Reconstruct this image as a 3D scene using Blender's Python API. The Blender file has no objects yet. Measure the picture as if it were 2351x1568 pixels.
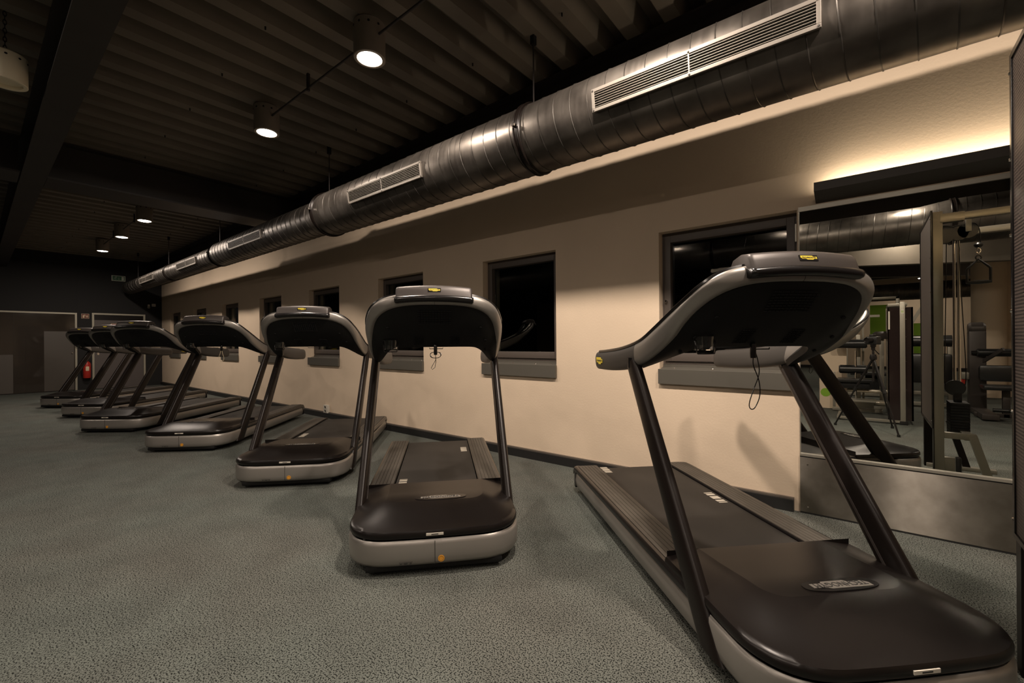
import bpy, bmesh, math, random
from mathutils import Vector, Matrix
random.seed(7)
C = bpy.context.scene.collection
PI = math.pi
sc = bpy.context.scene
# ---------------------------------------------------------------- camera
CAM_H = 1.22
TH = math.radians(38.9); RO = math.radians(.45); F_PX = 1004.0
fw = Vector((-math.sin(TH), math.cos(TH), 0)); r0 = Vector((math.cos(TH), math.sin(TH), 0)); u0 = Vector((0, 0, 1))
rt = r0*math.cos(RO) - u0*math.sin(RO); up = u0*math.cos(RO) + r0*math.sin(RO)
cd = bpy.data.cameras.new('camera'); cam = bpy.data.objects.new('camera', cd); C.objects.link(cam)
cam.matrix_world = Matrix(((rt.x, up.x, -fw.x, 0), (rt.y, up.y, -fw.y, 0), (rt.z, up.z, -fw.z, CAM_H), (0, 0, 0, 1)))
cd.sensor_width = 36; cd.sensor_fit = 'HORIZONTAL'; cd.lens = F_PX/2351*36
cd.shift_y = 1.3/2351; cd.clip_start = .02; cd.clip_end = 100
sc.camera = cam
# ---------------------------------------------------------------- world, exposure
w = bpy.data.worlds.new('night'); sc.world = w; w.use_nodes = True
w.node_tree.nodes['Background'].inputs[0].default_value = (.5, .6, 1, 1)
w.node_tree.nodes['Background'].inputs[1].default_value = .001
sc.view_settings.view_transform = 'Standard'; sc.view_settings.look = 'None'
sc.view_settings.gamma = 1; sc.view_settings.use_curve_mapping = False
sc.view_settings.exposure = 1.45
LAMP_W = 15.0; LAMP_COL = (1, .84, .71)
COVE_W = 4.2; COVE_COL = (1, .84, .64)

# ---------------------------------------------------------------- materials
def nt(name):
    m = bpy.data.materials.new(name); m.use_nodes = True
    return m, m.node_tree.nodes, m.node_tree.links, m.node_tree.nodes['Principled BSDF']
def mat(name, col, rough=.5, metal=0, bump=0, bscale=200, var=0, vscale=3, spec=.5, coat=0, emit=None, es=0, rvar=0):
    m, N, L, b = nt(name)
    b.inputs['Base Color'].default_value = (*col, 1); b.inputs['Roughness'].default_value = rough
    b.inputs['Metallic'].default_value = metal; b.inputs['Specular IOR Level'].default_value = spec
    b.inputs['Coat Weight'].default_value = coat
    tc = N.new('ShaderNodeTexCoord')
    if bump:
        n = N.new('ShaderNodeTexNoise'); n.inputs['Scale'].default_value = bscale; n.inputs['Detail'].default_value = 3
        L.new(tc.outputs['Object'], n.inputs['Vector'])
        bp = N.new('ShaderNodeBump'); bp.inputs['Strength'].default_value = bump; bp.inputs['Distance'].default_value = .002
        L.new(n.outputs['Fac'], bp.inputs['Height']); L.new(bp.outputs['Normal'], b.inputs['Normal'])
    if var or rvar:
        n2 = N.new('ShaderNodeTexNoise'); n2.inputs['Scale'].default_value = vscale; n2.inputs['Detail'].default_value = 5
        L.new(tc.outputs['Object'], n2.inputs['Vector'])
        if var:
            cr = N.new('ShaderNodeMapRange'); cr.inputs[1].default_value = .3; cr.inputs[2].default_value = .7
            cr.inputs[3].default_value = 1-var; cr.inputs[4].default_value = 1+var
            L.new(n2.outputs['Fac'], cr.inputs[0])
            mx = N.new('ShaderNodeVectorMath'); mx.operation = 'SCALE'; mx.inputs[0].default_value = col
            L.new(cr.outputs[0], mx.inputs['Scale']); L.new(mx.outputs[0], b.inputs['Base Color'])
        if rvar:
            rr = N.new('ShaderNodeMapRange'); rr.inputs[1].default_value = .3; rr.inputs[2].default_value = .7
            rr.inputs[3].default_value = rough-rvar; rr.inputs[4].default_value = rough+rvar
            L.new(n2.outputs['Fac'], rr.inputs[0]); L.new(rr.outputs[0], b.inputs['Roughness'])
    if emit:
        b.inputs['Emission Color'].default_value = (*emit, 1); b.inputs['Emission Strength'].default_value = es
    return m
M = {}
M['wall'] = mat('beige_plaster', (.66, .535, .40), .85, bump=.35, bscale=60, var=.04, vscale=1.5)
M['darkwall'] = mat('charcoal_wall', (.003, .003, .0033), .7, var=.15, vscale=1)
M['beam'] = mat('dark_painted_steel', (.026, .021, .019), .5, var=.2, vscale=2)
M['deck'] = mat('grey_brown_steel_deck', (.15, .128, .10), .6, var=.12, vscale=2)
M['base'] = mat('black_baseboard', (.012, .012, .012), .5)
M['basetop'] = mat('baseboard_lip', (.10, .085, .07), .5)
M['frame'] = mat('brown_window_frame', (.085, .070, .060), .45)
M['sill'] = mat('grey_window_sill', (.105, .098, .082), .45, metal=.2)
M['silver'] = mat('silver_plastic', (.31, .29, .265), .36, metal=.55, spec=.5)
M['handle'] = mat('dark_grey_plastic', (.06, .055, .05), .5, metal=.2)
M['brown'] = mat('black_brown_metal', (.009, .0065, .0055), .33, metal=.0, spec=.22)
M['hood'] = mat('black_brown_plastic', (.0075, .0058, .0052), .30, bump=.06, bscale=900, spec=.32)
M['gloss'] = mat('glossy_black_plastic', (.008, .007, .007), .22, spec=.6)
M['black'] = mat('matt_black_plastic', (.006, .006, .006), .6, spec=.3)
M['belt'] = mat('running_belt_rubber', (.016, .0135, .011), .6, bump=.15, bscale=500, var=.35, vscale=2.5, spec=.4)
M['rail'] = mat('grey_rubber_tread', (.052, .045, .036), .55, bump=.2, bscale=300, var=.2, vscale=6)
M['mark'] = mat('pale_belt_mark', (.42, .38, .31), .7)
M['white'] = mat('white_label', (.62, .58, .50), .6)
M['print'] = mat('dark_print', (.02, .02, .02), .6)
M['orange'] = mat('orange_sticker', (.75, .33, .03), .5)
M['yellow'] = mat('yellow_badge', (.80, .62, .05), .45)
M['grey'] = mat('grey_badge', (.30, .28, .25), .4, metal=.4)
M['pod'] = mat('satin_brown_plastic', (.052, .044, .040), .42, metal=.3, bump=.1, bscale=900)
M['chrome'] = mat('chrome', (.75, .72, .68), .12, metal=1)
M['steel'] = mat('satin_steel_paint', (.34, .32, .27), .35, metal=.6)
M['steelgold'] = mat('satin_steel_post', (.30, .28, .23), .3, metal=.7)
M['fixture'] = mat('lamp_housing_paint', (.20, .17, .14), .5)
M['shade'] = mat('cream_lamp_shade', (.80, .73, .56), .55)
M['vinyl'] = mat('black_vinyl', (.012, .012, .012), .3, spec=.6)
M['red'] = mat('red_paint', (.45, .03, .02), .35)
M['signred'] = mat('red_sign', (.16, .02, .015), .5)
M['cream'] = mat('cream_print', (.75, .62, .42), .6)
M['green'] = mat('green_sign', (.02, .10, .04), .5)
M['signwhite'] = mat('pale_sign_print', (.55, .58, .50), .5)
M['lime'] = mat('lime_green_paint', (.22, .42, .03), .6)
M['boxwhite'] = mat('white_plastic', (.55, .52, .45), .45)
M['doorgrey'] = mat('grey_door', (.10, .085, .08), .5)
M['doorframe'] = mat('pale_metal_frame', (.38, .36, .29), .4, metal=.3)
M['cove'] = mat('dark_trough_metal', (.05, .043, .036), .45)
M['grille'] = mat('grille_metal', (.22, .20, .175), .45, metal=.4)
M['seam'] = mat('duct_seam_metal', (.055, .05, .044), .45, metal=.6)
M['void'] = mat('duct_inside', (.003, .003, .003), .9)
M['charcoalframe'] = mat('tripod_metal', (.02, .018, .018), .3, metal=.4)
M['acrylic'] = mat('smoked_acrylic', (.02, .013, .012), .12, spec=.6)
M['curve'] = mat('pearl_steel_tube', (.45, .41, .33), .25, metal=.5)
M['led'] = mat('warm_led_strip', (1, .8, .5), .5, emit=(1, .80, .55), es=1.5)
M['lens'] = mat('lamp_glass', (1, 1, 1), .5, emit=(1, .86, .70), es=15)

def carpet():
    m, N, L, b = nt('speckled_carpet')
    tc = N.new('ShaderNodeTexCoord')
    n = N.new('ShaderNodeTexNoise'); n.inputs['Scale'].default_value = 165; n.inputs['Detail'].default_value = 1; n.inputs['Roughness'].default_value = .5
    L.new(tc.outputs['Object'], n.inputs['Vector'])
    cr = N.new('ShaderNodeValToRGB'); cr.color_ramp.elements[0].position = .40; cr.color_ramp.elements[1].position = .50
    cr.color_ramp.elements[0].color = (.012, .013, .012, 1); cr.color_ramp.elements[1].color = (.122, .131, .122, 1)
    L.new(n.outputs['Fac'], cr.inputs[0])
    n2 = N.new('ShaderNodeTexNoise'); n2.inputs['Scale'].default_value = .9; n2.inputs['Detail'].default_value = 4
    L.new(tc.outputs['Object'], n2.inputs['Vector'])
    c2 = N.new('ShaderNodeValToRGB'); c2.color_ramp.elements[0].position = .36; c2.color_ramp.elements[1].position = .62
    c2.color_ramp.elements[0].color = (1.0, .95, .90, 1); c2.color_ramp.elements[1].color = (.97, 1.0, .96, 1)
    L.new(n2.outputs['Fac'], c2.inputs[0])
    mx = N.new('ShaderNodeMix'); mx.data_type = 'RGBA'; mx.blend_type = 'MULTIPLY'; mx.inputs[0].default_value = 1
    L.new(cr.outputs[0], mx.inputs[6]); L.new(c2.outputs[0], mx.inputs[7])
    n3 = N.new('ShaderNodeTexNoise'); n3.inputs['Scale'].default_value = 3.5; n3.inputs['Detail'].default_value = 6
    L.new(tc.outputs['Object'], n3.inputs['Vector'])
    mr = N.new('ShaderNodeMapRange'); mr.inputs[1].default_value = .3; mr.inputs[2].default_value = .7; mr.inputs[3].default_value = .86; mr.inputs[4].default_value = 1.1
    L.new(n3.outputs['Fac'], mr.inputs[0])
    vm = N.new('ShaderNodeVectorMath'); vm.operation = 'SCALE'
    L.new(mx.outputs[2], vm.inputs[0]); L.new(mr.outputs[0], vm.inputs['Scale']); L.new(vm.outputs[0], b.inputs['Base Color'])
    b.inputs['Roughness'].default_value = .95; b.inputs['Specular IOR Level'].default_value = .15
    bp = N.new('ShaderNodeBump'); bp.inputs['Strength'].default_value = .6; bp.inputs['Distance'].default_value = .004
    L.new(n.outputs['Fac'], bp.inputs['Height']); L.new(bp.outputs['Normal'], b.inputs['Normal'])
    return m
M['carpet'] = carpet()
def ductmat():
    m, N, L, b = nt('galvanised_duct')
    tc = N.new('ShaderNodeTexCoord')
    mp = N.new('ShaderNodeMapping'); mp.inputs['Scale'].default_value = (14, .6, .6)
    L.new(tc.outputs['Object'], mp.inputs['Vector'])
    n = N.new('ShaderNodeTexNoise'); n.inputs['Scale'].default_value = 2.2; n.inputs['Detail'].default_value = 6
    L.new(mp.outputs[0], n.inputs['Vector'])
    n2 = N.new('ShaderNodeTexNoise'); n2.inputs['Scale'].default_value = 3.5; n2.inputs['Detail'].default_value = 6
    L.new(tc.outputs['Object'], n2.inputs['Vector'])
    ad = N.new('ShaderNodeMath'); ad.operation = 'ADD'; L.new(n.outputs['Fac'], ad.inputs[0]); L.new(n2.outputs['Fac'], ad.inputs[1])
    mr = N.new('ShaderNodeMapRange'); mr.inputs[1].default_value = .75; mr.inputs[2].default_value = 1.25; mr.inputs[3].default_value = .34; mr.inputs[4].default_value = .46
    L.new(ad.outputs[0], mr.inputs[0]); L.new(mr.outputs[0], b.inputs['Roughness'])
    mc = N.new('ShaderNodeValToRGB'); mc.color_ramp.elements[0].color = (.085, .075, .066, 1); mc.color_ramp.elements[1].color = (.16, .144, .127, 1)
    mc.color_ramp.elements[0].position = .35; mc.color_ramp.elements[1].position = .65
    L.new(n2.outputs['Fac'], mc.inputs[0]); L.new(mc.outputs[0], b.inputs['Base Color'])
    b.inputs['Metallic'].default_value = .85
    bp = N.new('ShaderNodeBump'); bp.inputs['Strength'].default_value = .08; bp.inputs['Distance'].default_value = .004
    L.new(n.outputs['Fac'], bp.inputs['Height']); L.new(bp.outputs['Normal'], b.inputs['Normal'])
    return m
M['duct'] = ductmat()
def brushed():
    m, N, L, b = nt('brushed_stainless_steel')
    b.inputs['Metallic'].default_value = 1; b.inputs['Roughness'].default_value = .30
    b.inputs['Anisotropic'].default_value = 1.0
    cx = N.new('ShaderNodeCombineXYZ'); cx.inputs[2].default_value = 1
    L.new(cx.outputs[0], b.inputs['Tangent'])
    tc = N.new('ShaderNodeTexCoord')
    n2 = N.new('ShaderNodeTexNoise'); n2.inputs['Scale'].default_value = 9; n2.inputs['Detail'].default_value = 7
    L.new(tc.outputs['Object'], n2.inputs['Vector'])
    mc = N.new('ShaderNodeValToRGB'); mc.color_ramp.elements[0].color = (.27, .245, .21, 1); mc.color_ramp.elements[1].color = (.36, .33, .285, 1)
    mc.color_ramp.elements[0].position = .35; mc.color_ramp.elements[1].position = .65
    L.new(n2.outputs['Fac'], mc.inputs[0]); L.new(mc.outputs[0], b.inputs['Base Color'])
    return m
M['brushed'] = brushed()
def mirrormat():
    m, N, L, b = nt('mirror_silvering')
    b.inputs['Metallic'].default_value = 1; b.inputs['Roughness'].default_value = 0
    b.inputs['Base Color'].default_value = (.80, .81, .76, 1); return m
M['mirror'] = mirrormat()
def glassmat(name, col=(1, 1, 1), rough=.0):
    m, N, L, b = nt(name)
    b.inputs['Transmission Weight'].default_value = 1; b.inputs['Roughness'].default_value = rough
    b.inputs['Base Color'].default_value = (*col, 1); b.inputs['IOR'].default_value = 1.5
    return m
M['glass'] = glassmat('window_glass', (.55, .6, .55))
M['clear'] = glassmat('clear_plastic')
def tinted(name, col, tr):
    m, N, L, b = nt(name)
    b.inputs['Base Color'].default_value = (*col, 1); b.inputs['Roughness'].default_value = .06
    t = N.new('ShaderNodeBsdfTransparent'); t.inputs[0].default_value = (.7, .7, .65, 1)
    mx = N.new('ShaderNodeMixShader'); mx.inputs[0].default_value = tr
    L.new(b.outputs[0], mx.inputs[1]); L.new(t.outputs[0], mx.inputs[2]); L.new(mx.outputs[0], N['Material Output'].inputs[0])
    return m
M['tint'] = tinted('tinted_partition_glass', (.055, .046, .038), .25)
M['frost'] = mat('frosted_glass_film', (.085, .075, .065), .3)
def meshmat():
    m, N, L, b = nt('perforated_guard')
    tc = N.new('ShaderNodeTexCoord'); sp = N.new('ShaderNodeSeparateXYZ'); L.new(tc.outputs['Object'], sp.inputs[0])
    def saw(out, period, duty):
        a = N.new('ShaderNodeMath'); a.operation = 'DIVIDE'; a.inputs[1].default_value = period; L.new(out, a.inputs[0])
        f = N.new('ShaderNodeMath'); f.operation = 'FRACT'; L.new(a.outputs[0], f.inputs[0])
        g = N.new('ShaderNodeMath'); g.operation = 'LESS_THAN'; g.inputs[1].default_value = duty; L.new(f.outputs[0], g.inputs[0]); return g
    z = saw(sp.outputs[2], .0125, .5); y = saw(sp.outputs[1], .016, .72)
    mu = N.new('ShaderNodeMath'); mu.operation = 'MULTIPLY'; L.new(z.outputs[0], mu.inputs[0]); L.new(y.outputs[0], mu.inputs[1])
    mc = N.new('ShaderNodeValToRGB'); mc.color_ramp.elements[0].color = (.075, .058, .050, 1); mc.color_ramp.elements[1].color = (.006, .005, .005, 1)
    L.new(mu.outputs[0], mc.inputs[0]); L.new(mc.outputs[0], b.inputs['Base Color'])
    b.inputs['Roughness'].default_value = .45
    bp = N.new('ShaderNodeBump'); bp.invert = True; bp.inputs['Strength'].default_value = .6; bp.inputs['Distance'].default_value = .003
    L.new(mu.outputs[0], bp.inputs['Height']); L.new(bp.outputs['Normal'], b.inputs['Normal'])
    return m
M['perf'] = meshmat()

# ---------------------------------------------------------------- mesh helpers
class MB:
    def __init__(s): s.v = []; s.f = []
    def add(s, v, f):
        o = len(s.v); s.v += [tuple(p) for p in v]; s.f += [tuple(i+o for i in q) for q in f]; return s
    def box(s, x0, x1, y0, y1, z0, z1, ch=0):
        if ch <= 0:
            return s.add([(x0,y0,z0),(x1,y0,z0),(x1,y1,z0),(x0,y1,z0),(x0,y0,z1),(x1,y0,z1),(x1,y1,z1),(x0,y1,z1)],
                         [(0,3,2,1),(4,5,6,7),(0,1,5,4),(1,2,6,5),(2,3,7,6),(3,0,4,7)])
        bm = bmesh.new(); vs = [bm.verts.new(p) for p in [(x0,y0,z0),(x1,y0,z0),(x1,y1,z0),(x0,y1,z0),(x0,y0,z1),(x1,y0,z1),(x1,y1,z1),(x0,y1,z1)]]
        for q in [(0,3,2,1),(4,5,6,7),(0,1,5,4),(1,2,6,5),(2,3,7,6),(3,0,4,7)]: bm.faces.new([vs[i] for i in q])
        bmesh.ops.bevel(bm, geom=bm.edges[:], offset=ch, segments=2, profile=.6, affect='EDGES')
        return s.bm(bm)
    def bm(s, bm):
        bm.verts.index_update(); s.add([v.co[:] for v in bm.verts], [[v.index for v in f.verts] for f in bm.faces]); bm.free(); return s
    def loft(s, rings, closed=True, cap=True):
        n = len(rings[0]); o = len(s.v)
        for r in rings: s.v += [tuple(p) for p in r]
        for i in range(len(rings)-1):
            for j in range(n if closed else n-1):
                a = o+i*n+j; b = o+i*n+(j+1) % n
                s.f.append((a, b, b+n, a+n))
        if cap and closed:
            s.f.append(tuple(o+j for j in reversed(range(n)))); s.f.append(tuple(o+(len(rings)-1)*n+j for j in range(n)))
        return s
    def tube(s, pts, r, n=8, rs=None, closed=False):
        pts = [Vector(p) for p in pts]; rings = []
        T0 = None; up_ = None; m = len(pts)
        for i, p in enumerate(pts):
            if closed: t = (pts[(i+1) % m]-pts[i-1])
            else: t = (pts[min(i+1, m-1)]-pts[max(i-1, 0)])
            t.normalize()
            if up_ is None:
                up_ = t.orthogonal().normalized()
            else:
                up_ = (up_-t*up_.dot(t)).normalized()
            b = t.cross(up_); rr = rs[i] if rs else r
            rings.append([p+(up_*math.cos(a)+b*math.sin(a))*rr for a in [2*PI*k/n for k in range(n)]])
        if closed: rings.append(rings[0])
        return s.loft(rings, cap=not closed)
    def cyl(s, c, r, h, axis='z', n=24, r2=None):
        c = Vector(c); r2 = r if r2 is None else r2
        d = {'x': Vector((1,0,0)), 'y': Vector((0,1,0)), 'z': Vector((0,0,1))}[axis] if isinstance(axis, str) else Vector(axis).normalized()
        u = d.orthogonal().normalized(); v = d.cross(u)
        R = [[c+(u*math.cos(2*PI*k/n)+v*math.sin(2*PI*k/n))*q+d*z for k in range(n)] for q, z in ((r, 0), (r2, h))]
        return s.loft(R)
    def lathe(s, prof, c=(0,0,0), n=24, axis='z'):
        c = Vector(c); d = {'x': Vector((1,0,0)), 'y': Vector((0,1,0)), 'z': Vector((0,0,1))}[axis]
        u = d.orthogonal().normalized(); v = d.cross(u)
        R = [[c+(u*math.cos(2*PI*k/n)+v*math.sin(2*PI*k/n))*max(q, 1e-4)+d*z for k in range(n)] for q, z in prof]
        return s.loft(R)
    def beam(s, a, b, w, h, upv=(0,0,1)):
        a = Vector(a); b = Vector(b); t = (b-a).normalized(); u = Vector(upv); x = t.cross(u).normalized(); y = x.cross(t)
        R = [[p+x*sx*w/2+y*sy*h/2 for sx, sy in ((-1,-1),(1,-1),(1,1),(-1,1))] for p in (a, b)]
        return s.loft(R)
    def prism(s, poly, x0, x1):   # poly in (y,z), extruded in x
        return s.loft([[(x, y, z) for y, z in poly] for x in (x0, x1)])
    def prismy(s, poly, y0, y1):  # poly in (x,z)
        return s.loft([[(x, y, z) for x, z in poly] for y in (y0, y1)])
    def mesh(s, name, m, smooth=35):
        me = bpy.data.meshes.new(name); me.from_pydata(s.v, [], s.f)
        bm = bmesh.new(); bm.from_mesh(me); bmesh.ops.recalc_face_normals(bm, faces=bm.faces[:]); bm.to_mesh(me); bm.free()
        if m is not None: me.materials.append(M[m] if isinstance(m, str) else m)
        if smooth:
            me.shade_smooth(); me.set_sharp_from_angle(angle=math.radians(smooth))
        return me
    def obj(s, name, m, parent=None, smooth=35, **kw):
        return link(name, s.mesh(name, m, smooth), parent, **kw)
def link(name, data, parent=None, loc=None, **kw):
    o = bpy.data.objects.new(name, data); C.objects.link(o)
    if parent: o.parent = parent
    if loc: o.location = loc
    for k, v in kw.items(): o[k] = v
    return o
def thing(name, label, cat, loc=(0,0,0), rz=0, group=None):
    o = bpy.data.objects.new(name, None); C.objects.link(o); o.location = loc; o.rotation_euler = (0,0,rz)
    o.empty_display_size = .1
    o['label'] = label; o['category'] = cat
    if group: o['group'] = group
    return o
def tag(o, label, cat, group=None):
    o['label'] = label; o['category'] = cat
    if group: o['group'] = group
    return o
def struct(name, loc=(0,0,0)):
    o = bpy.data.objects.new(name, None); C.objects.link(o); o.location = loc; o['kind'] = 'structure'; o.empty_display_size = .1; return o
def kids(o): return [c for c in bpy.data.objects if c.parent == o]
def dup(root, loc, rz, label, keep=None):
    allo = list(C.objects)
    def rec(o, par):
        c = o.copy(); C.objects.link(c)
        if par: c.parent = par
        for k in [q for q in allo if q.parent == o]:
            if keep is None or keep(k): rec(k, c)
        return c
    r = rec(root, None); r.location = loc; r.rotation_euler = (0,0,rz); r['label'] = label
    return r
def text_mesh(body, size, depth, m, name='lettering'):
    cu = bpy.data.curves.new(name, 'FONT'); cu.body = body; cu.size = size; cu.extrude = depth; cu.align_x = 'CENTER'; cu.align_y = 'CENTER'
    cu.resolution_u = 3
    o = bpy.data.objects.new('tmp_text', cu); C.objects.link(o)
    dg = bpy.context.evaluated_depsgraph_get()
    me = bpy.data.meshes.new_from_object(o.evaluated_get(dg)); me.name = name
    bpy.data.objects.remove(o); bpy.data.curves.remove(cu)
    me.materials.clear(); me.materials.append(M[m]); return me
def cr(pts, n=4):   # catmull-rom
    P = [Vector(p) for p in pts]; P = [P[0]*2-P[1]]+P+[P[-1]*2-P[-2]]; out = []
    for i in range(1, len(P)-2):
        for k in range(n):
            t = k/n
            out.append(.5*((2*P[i])+(P[i+1]-P[i-1])*t+(2*P[i-1]-5*P[i]+4*P[i+1]-P[i+2])*t*t+(3*P[i]-P[i-1]-3*P[i+1]+P[i+2])*t**3))
    out.append(P[-2]); return out

# ================================================================ ROOM
XL, XR, YB, YF, CH = -16.79, 5.2, 3.70, -15.8, 3.69
floor = MB().box(XL-.3, XR+.2, YF-.2, YB+.3, -.1, 0).obj('floor', 'carpet', smooth=0, kind='structure')
# window wall with real openings
WX = [-.869, -2.911, -4.960, -7.016, -9.083, -11.192, -13.274, -15.392]
S0, S1 = .98, 2.145; HW = .497
wb = MB(); D0, D1 = YB, YB+.30
wb.box(XL-.3, XR+.2, D0, D1, 0, S0); wb.box(XL-.3, XR+.2, D0, D1, S1, CH+.2)
edges = sorted([(x-HW, x+HW) for x in WX]); x = XL-.3
for a, b in edges:
    wb.box(x, a, D0, D1, S0, S1); x = b
wb.box(x, XR+.2, D0, D1, S0, S1)
wb.obj('wall_back', 'wall', smooth=0, kind='structure')
MB().box(XL-.3, XL, YF, YB, 0, CH+.2).obj('wall_left', 'darkwall', smooth=0, kind='structure')
MB().box(XL, XR, YF-.2, YF, 0, CH+.2).obj('wall_front', 'wall', smooth=0, kind='structure')
MB().box(XR, XR+.2, YF, YB, 0, CH+.2).obj('wall_right', 'wall', smooth=0, kind='structure')
# baseboard
bb = struct('baseboard_back')
MB().box(XL, -.40, 3.655, YB, 0, .082).obj('board', 'base', bb, smooth=0)
MB().box(XL, -.40, 3.675, YB, .082, .094).obj('top_lip', 'basetop', bb, smooth=0)
MB().box(XL, XR, YF, YF+.03, 0, .12).obj('baseboard_front', 'base', smooth=0, kind='structure')
# ceiling: trapezoidal steel deck, every sheet three ribs
ce = struct('ceiling')
MB().box(XL-.3, XR+.2, YF, YB+.3, CH+.15, CH+.2).obj('backing', 'deck', ce, smooth=0)
RP = .31; RD = .14
def deck_sheet():
    mb = MB(); poly = []
    for k in range(3):
        o = k*RP
        poly += [(o+.0, RD), (o+.055, RD), (o+.095, 0), (o+.215, 0), (o+.255, RD)]
    poly.append((3*RP-.006, RD))
    low = poly; hi = [(a, b+.004) for a, b in reversed(poly)]
    mb.loft([[(a, y, b) for a, b in low] for y in (YF, YB-.05)], closed=False)
    return mb.mesh('roof_sheet', 'deck', smooth=0)
dm = deck_sheet()
cm = MB()
for k in range(12):
    cm.box(.150, .158, YB-.9-k*1.35, YB-.89-k*1.35, -.025, 0)
clipm = cm.mesh('screw_clips', 'black', 0)
x = XL; i = 0
while x < XR:
    link('roof_sheet', dm, ce, (x, 0, CH)); link('screw_clips', clipm, ce, (x, 0, CH), kind='stuff'); x += 3*RP; i += 1
# ---------- beams
def ibeam_x(name, x0, x1, yc, z0, z1, wd, label=None):
    mb = MB(); mb.box(x0, x1, yc-wd/2, yc+wd/2, z0, z0+.018); mb.box(x0, x1, yc-wd/2, yc+wd/2, z1-.018, z1); mb.box(x0, x1, yc-.008, yc+.008, z0+.018, z1-.018)
    return mb.obj(name, 'beam', smooth=0, kind='structure')
ibeam_x('trim_1', XL, XR, .485, 3.22, CH, .205)       # long beam left of the lamps
ibeam_x('trim_2', XL, XR, 3.53, 3.10, CH, .26)         # beam along the window wall
mb = MB(); mb.box(-8.07, -7.56, .59, 3.66, 3.22, 3.24); mb.box(-8.07, -7.56, .59, 3.66, CH-.02, CH); mb.box(-7.70, -7.66, .59, 3.66, 3.24, CH-.02); mb.box(-8.03, -7.99, .59, 3.66, 3.24, CH-.02)
mb.obj('trim_3', 'beam', smooth=0, kind='structure')
mb = MB(); mb.box(-8.07, -7.56, YF, .37, 3.22, 3.24); mb.box(-7.86, -7.80, YF, .37, 3.24, CH)
mb.obj('trim_4', 'beam', smooth=0, kind='structure')
for n_, yy in ((5, -2.6), (6, -6.2), (7, -10.2)): ibeam_x('trim_%d' % n_, -7.5, XR, yy, 3.05, CH, .24)
# sloping stiffener plates behind, seen in the mirror
MB().prismy([(-3.0, 3.66), (-3.0, 2.92), (4.5, 2.42), (4.5, 3.66)], -4.25, -4.05).obj('trim_8', 'deck', smooth=0, kind='structure')
MB().prismy([(-3.0, 3.66), (-3.0, 3.1), (4.5, 2.6), (4.5, 3.66)], -8.05, -7.9).obj('trim_9', 'beam', smooth=0, kind='structure')

# ---------- windows
def window(n, xc):
    r = struct('window_%d' % n, (xc, YB, 0))
    mb = MB(); fy0, fy1 = .09, .17; z0 = 1.02
    a = HW; t = .045
    mb.box(-a, -a+t, fy0, fy1, z0, S1); mb.box(a-t, a, fy0, fy1, z0, S1); mb.box(-a+t, a-t, fy0, fy1, S1-t, S1); mb.box(-a+t, a-t, fy0, fy1, z0, z0+.02)
    mb.obj('outer_frame', 'frame', r, smooth=0)
    # sash with stepped profile
    sb = MB(); sy = .075; u = .052; p0, p1 = 1.115, 2.06
    sb.box(-a+.02, -a+.02+u, sy, fy1-.01, z0+.025, S1-.025, .004); sb.box(a-.02-u, a-.02, sy, fy1-.01, z0+.025, S1-.025, .004)
    sb.box(-a+.02+u, a-.02-u, sy, fy1-.01, p1, S1-.025, .004); sb.box(-a+.02+u, a-.02-u, sy, fy1-.01, z0+.025, p1*0+p0, .004)
    s = sb.obj('sash', 'frame', r)
    MB().box(-a+.075, a-.075, .128, .136, p0-.004, p1+.004).obj('pane', 'glass', s, smooth=0)
    h = MB(); h.box(a-.018, a-.006, .055, .075, 1.93, 2.06, .002); h.box(a-.018, a-.006, .055, .075, 1.12, 1.25, .002); h.obj('hinge', 'steel', s, smooth=0)
    # sloping ledge and front plate of the sill
    MB().prism([(-.005, .975), (.045, .99), (.08, .995), (.08, 1.018), (.12, 1.018), (.12, .95), (-.005, .95)], -a+.002, a-.002).obj('ledge', 'sill', r, smooth=0)
    MB().box(-a-.004, a+.03*0+.004, -.03, -.0, .857, .982, .002).obj('sill_plate', 'sill', r, smooth=0)
    sc_ = MB()
    for q in (-.38, -.08, .22, .42): sc_.lathe([(.007, 0), (.007, -.003), (.004, -.006), (0, -.007)], (q, .028, .99), 8, 'y')
    sc_.obj('screws', 'chrome', r, kind='stuff')
for i, xx in enumerate(WX): window(i+1, xx)
w1 = bpy.data.objects['window_1']
MB().lathe([(.012, 0), (.012, -.018), (.008, -.024), (.0, -.024)], (-.46, .075, 1.56), 16, 'y').obj('lock_cylinder', 'chrome', w1)
# dark sheet added behind the panes; its colour stands in for night
MB().box(XL, XR, YB+2.5, YB+2.6, -.2, 4).obj('night_backing', 'darkwall', smooth=0, kind='structure')

# ---------- far wall: glass partition, door, signs
def framed(name, y0, y1, z1, t, d=.03):
    mb = MB(); x0 = XL; mb.box(x0, x0+d, y0-t, y0, 0, z1+t); mb.box(x0, x0+d, y1, y1+t, 0, z1+t); mb.box(x0, x0+d, y0, y1, z1, z1+t); return mb
g = struct('window_9')
framed('f', -3.0, 1.80, 2.07, .04).obj('frame', 'doorframe', g, smooth=0)
for a, b in ((-3.0, -1.2), (-1.195, .695), (.70, 1.80)):
    p = MB().box(XL+.008, XL+.018, a, b, .01, 2.07).obj('pane', 'tint', g, smooth=0)
MB().box(XL+.019, XL+.0205, .90, 1.22, .02, 1.60).obj('frosted_film', 'tint', g, smooth=0)
MB().box(XL+.019, XL+.0205, 1.22, 1.78, .02, 1.60).obj('frosted_film', 'frost', g, smooth=0)
MB().box(XL+.019, XL+.0205, -1.0, .68, .02, 1.0).obj('frosted_film', 'frost', g, smooth=0)
MB().box(XL, XL+.005, -3.0, 1.8, .01, 2.07).obj('backing', 'frost', g, smooth=0)
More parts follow.
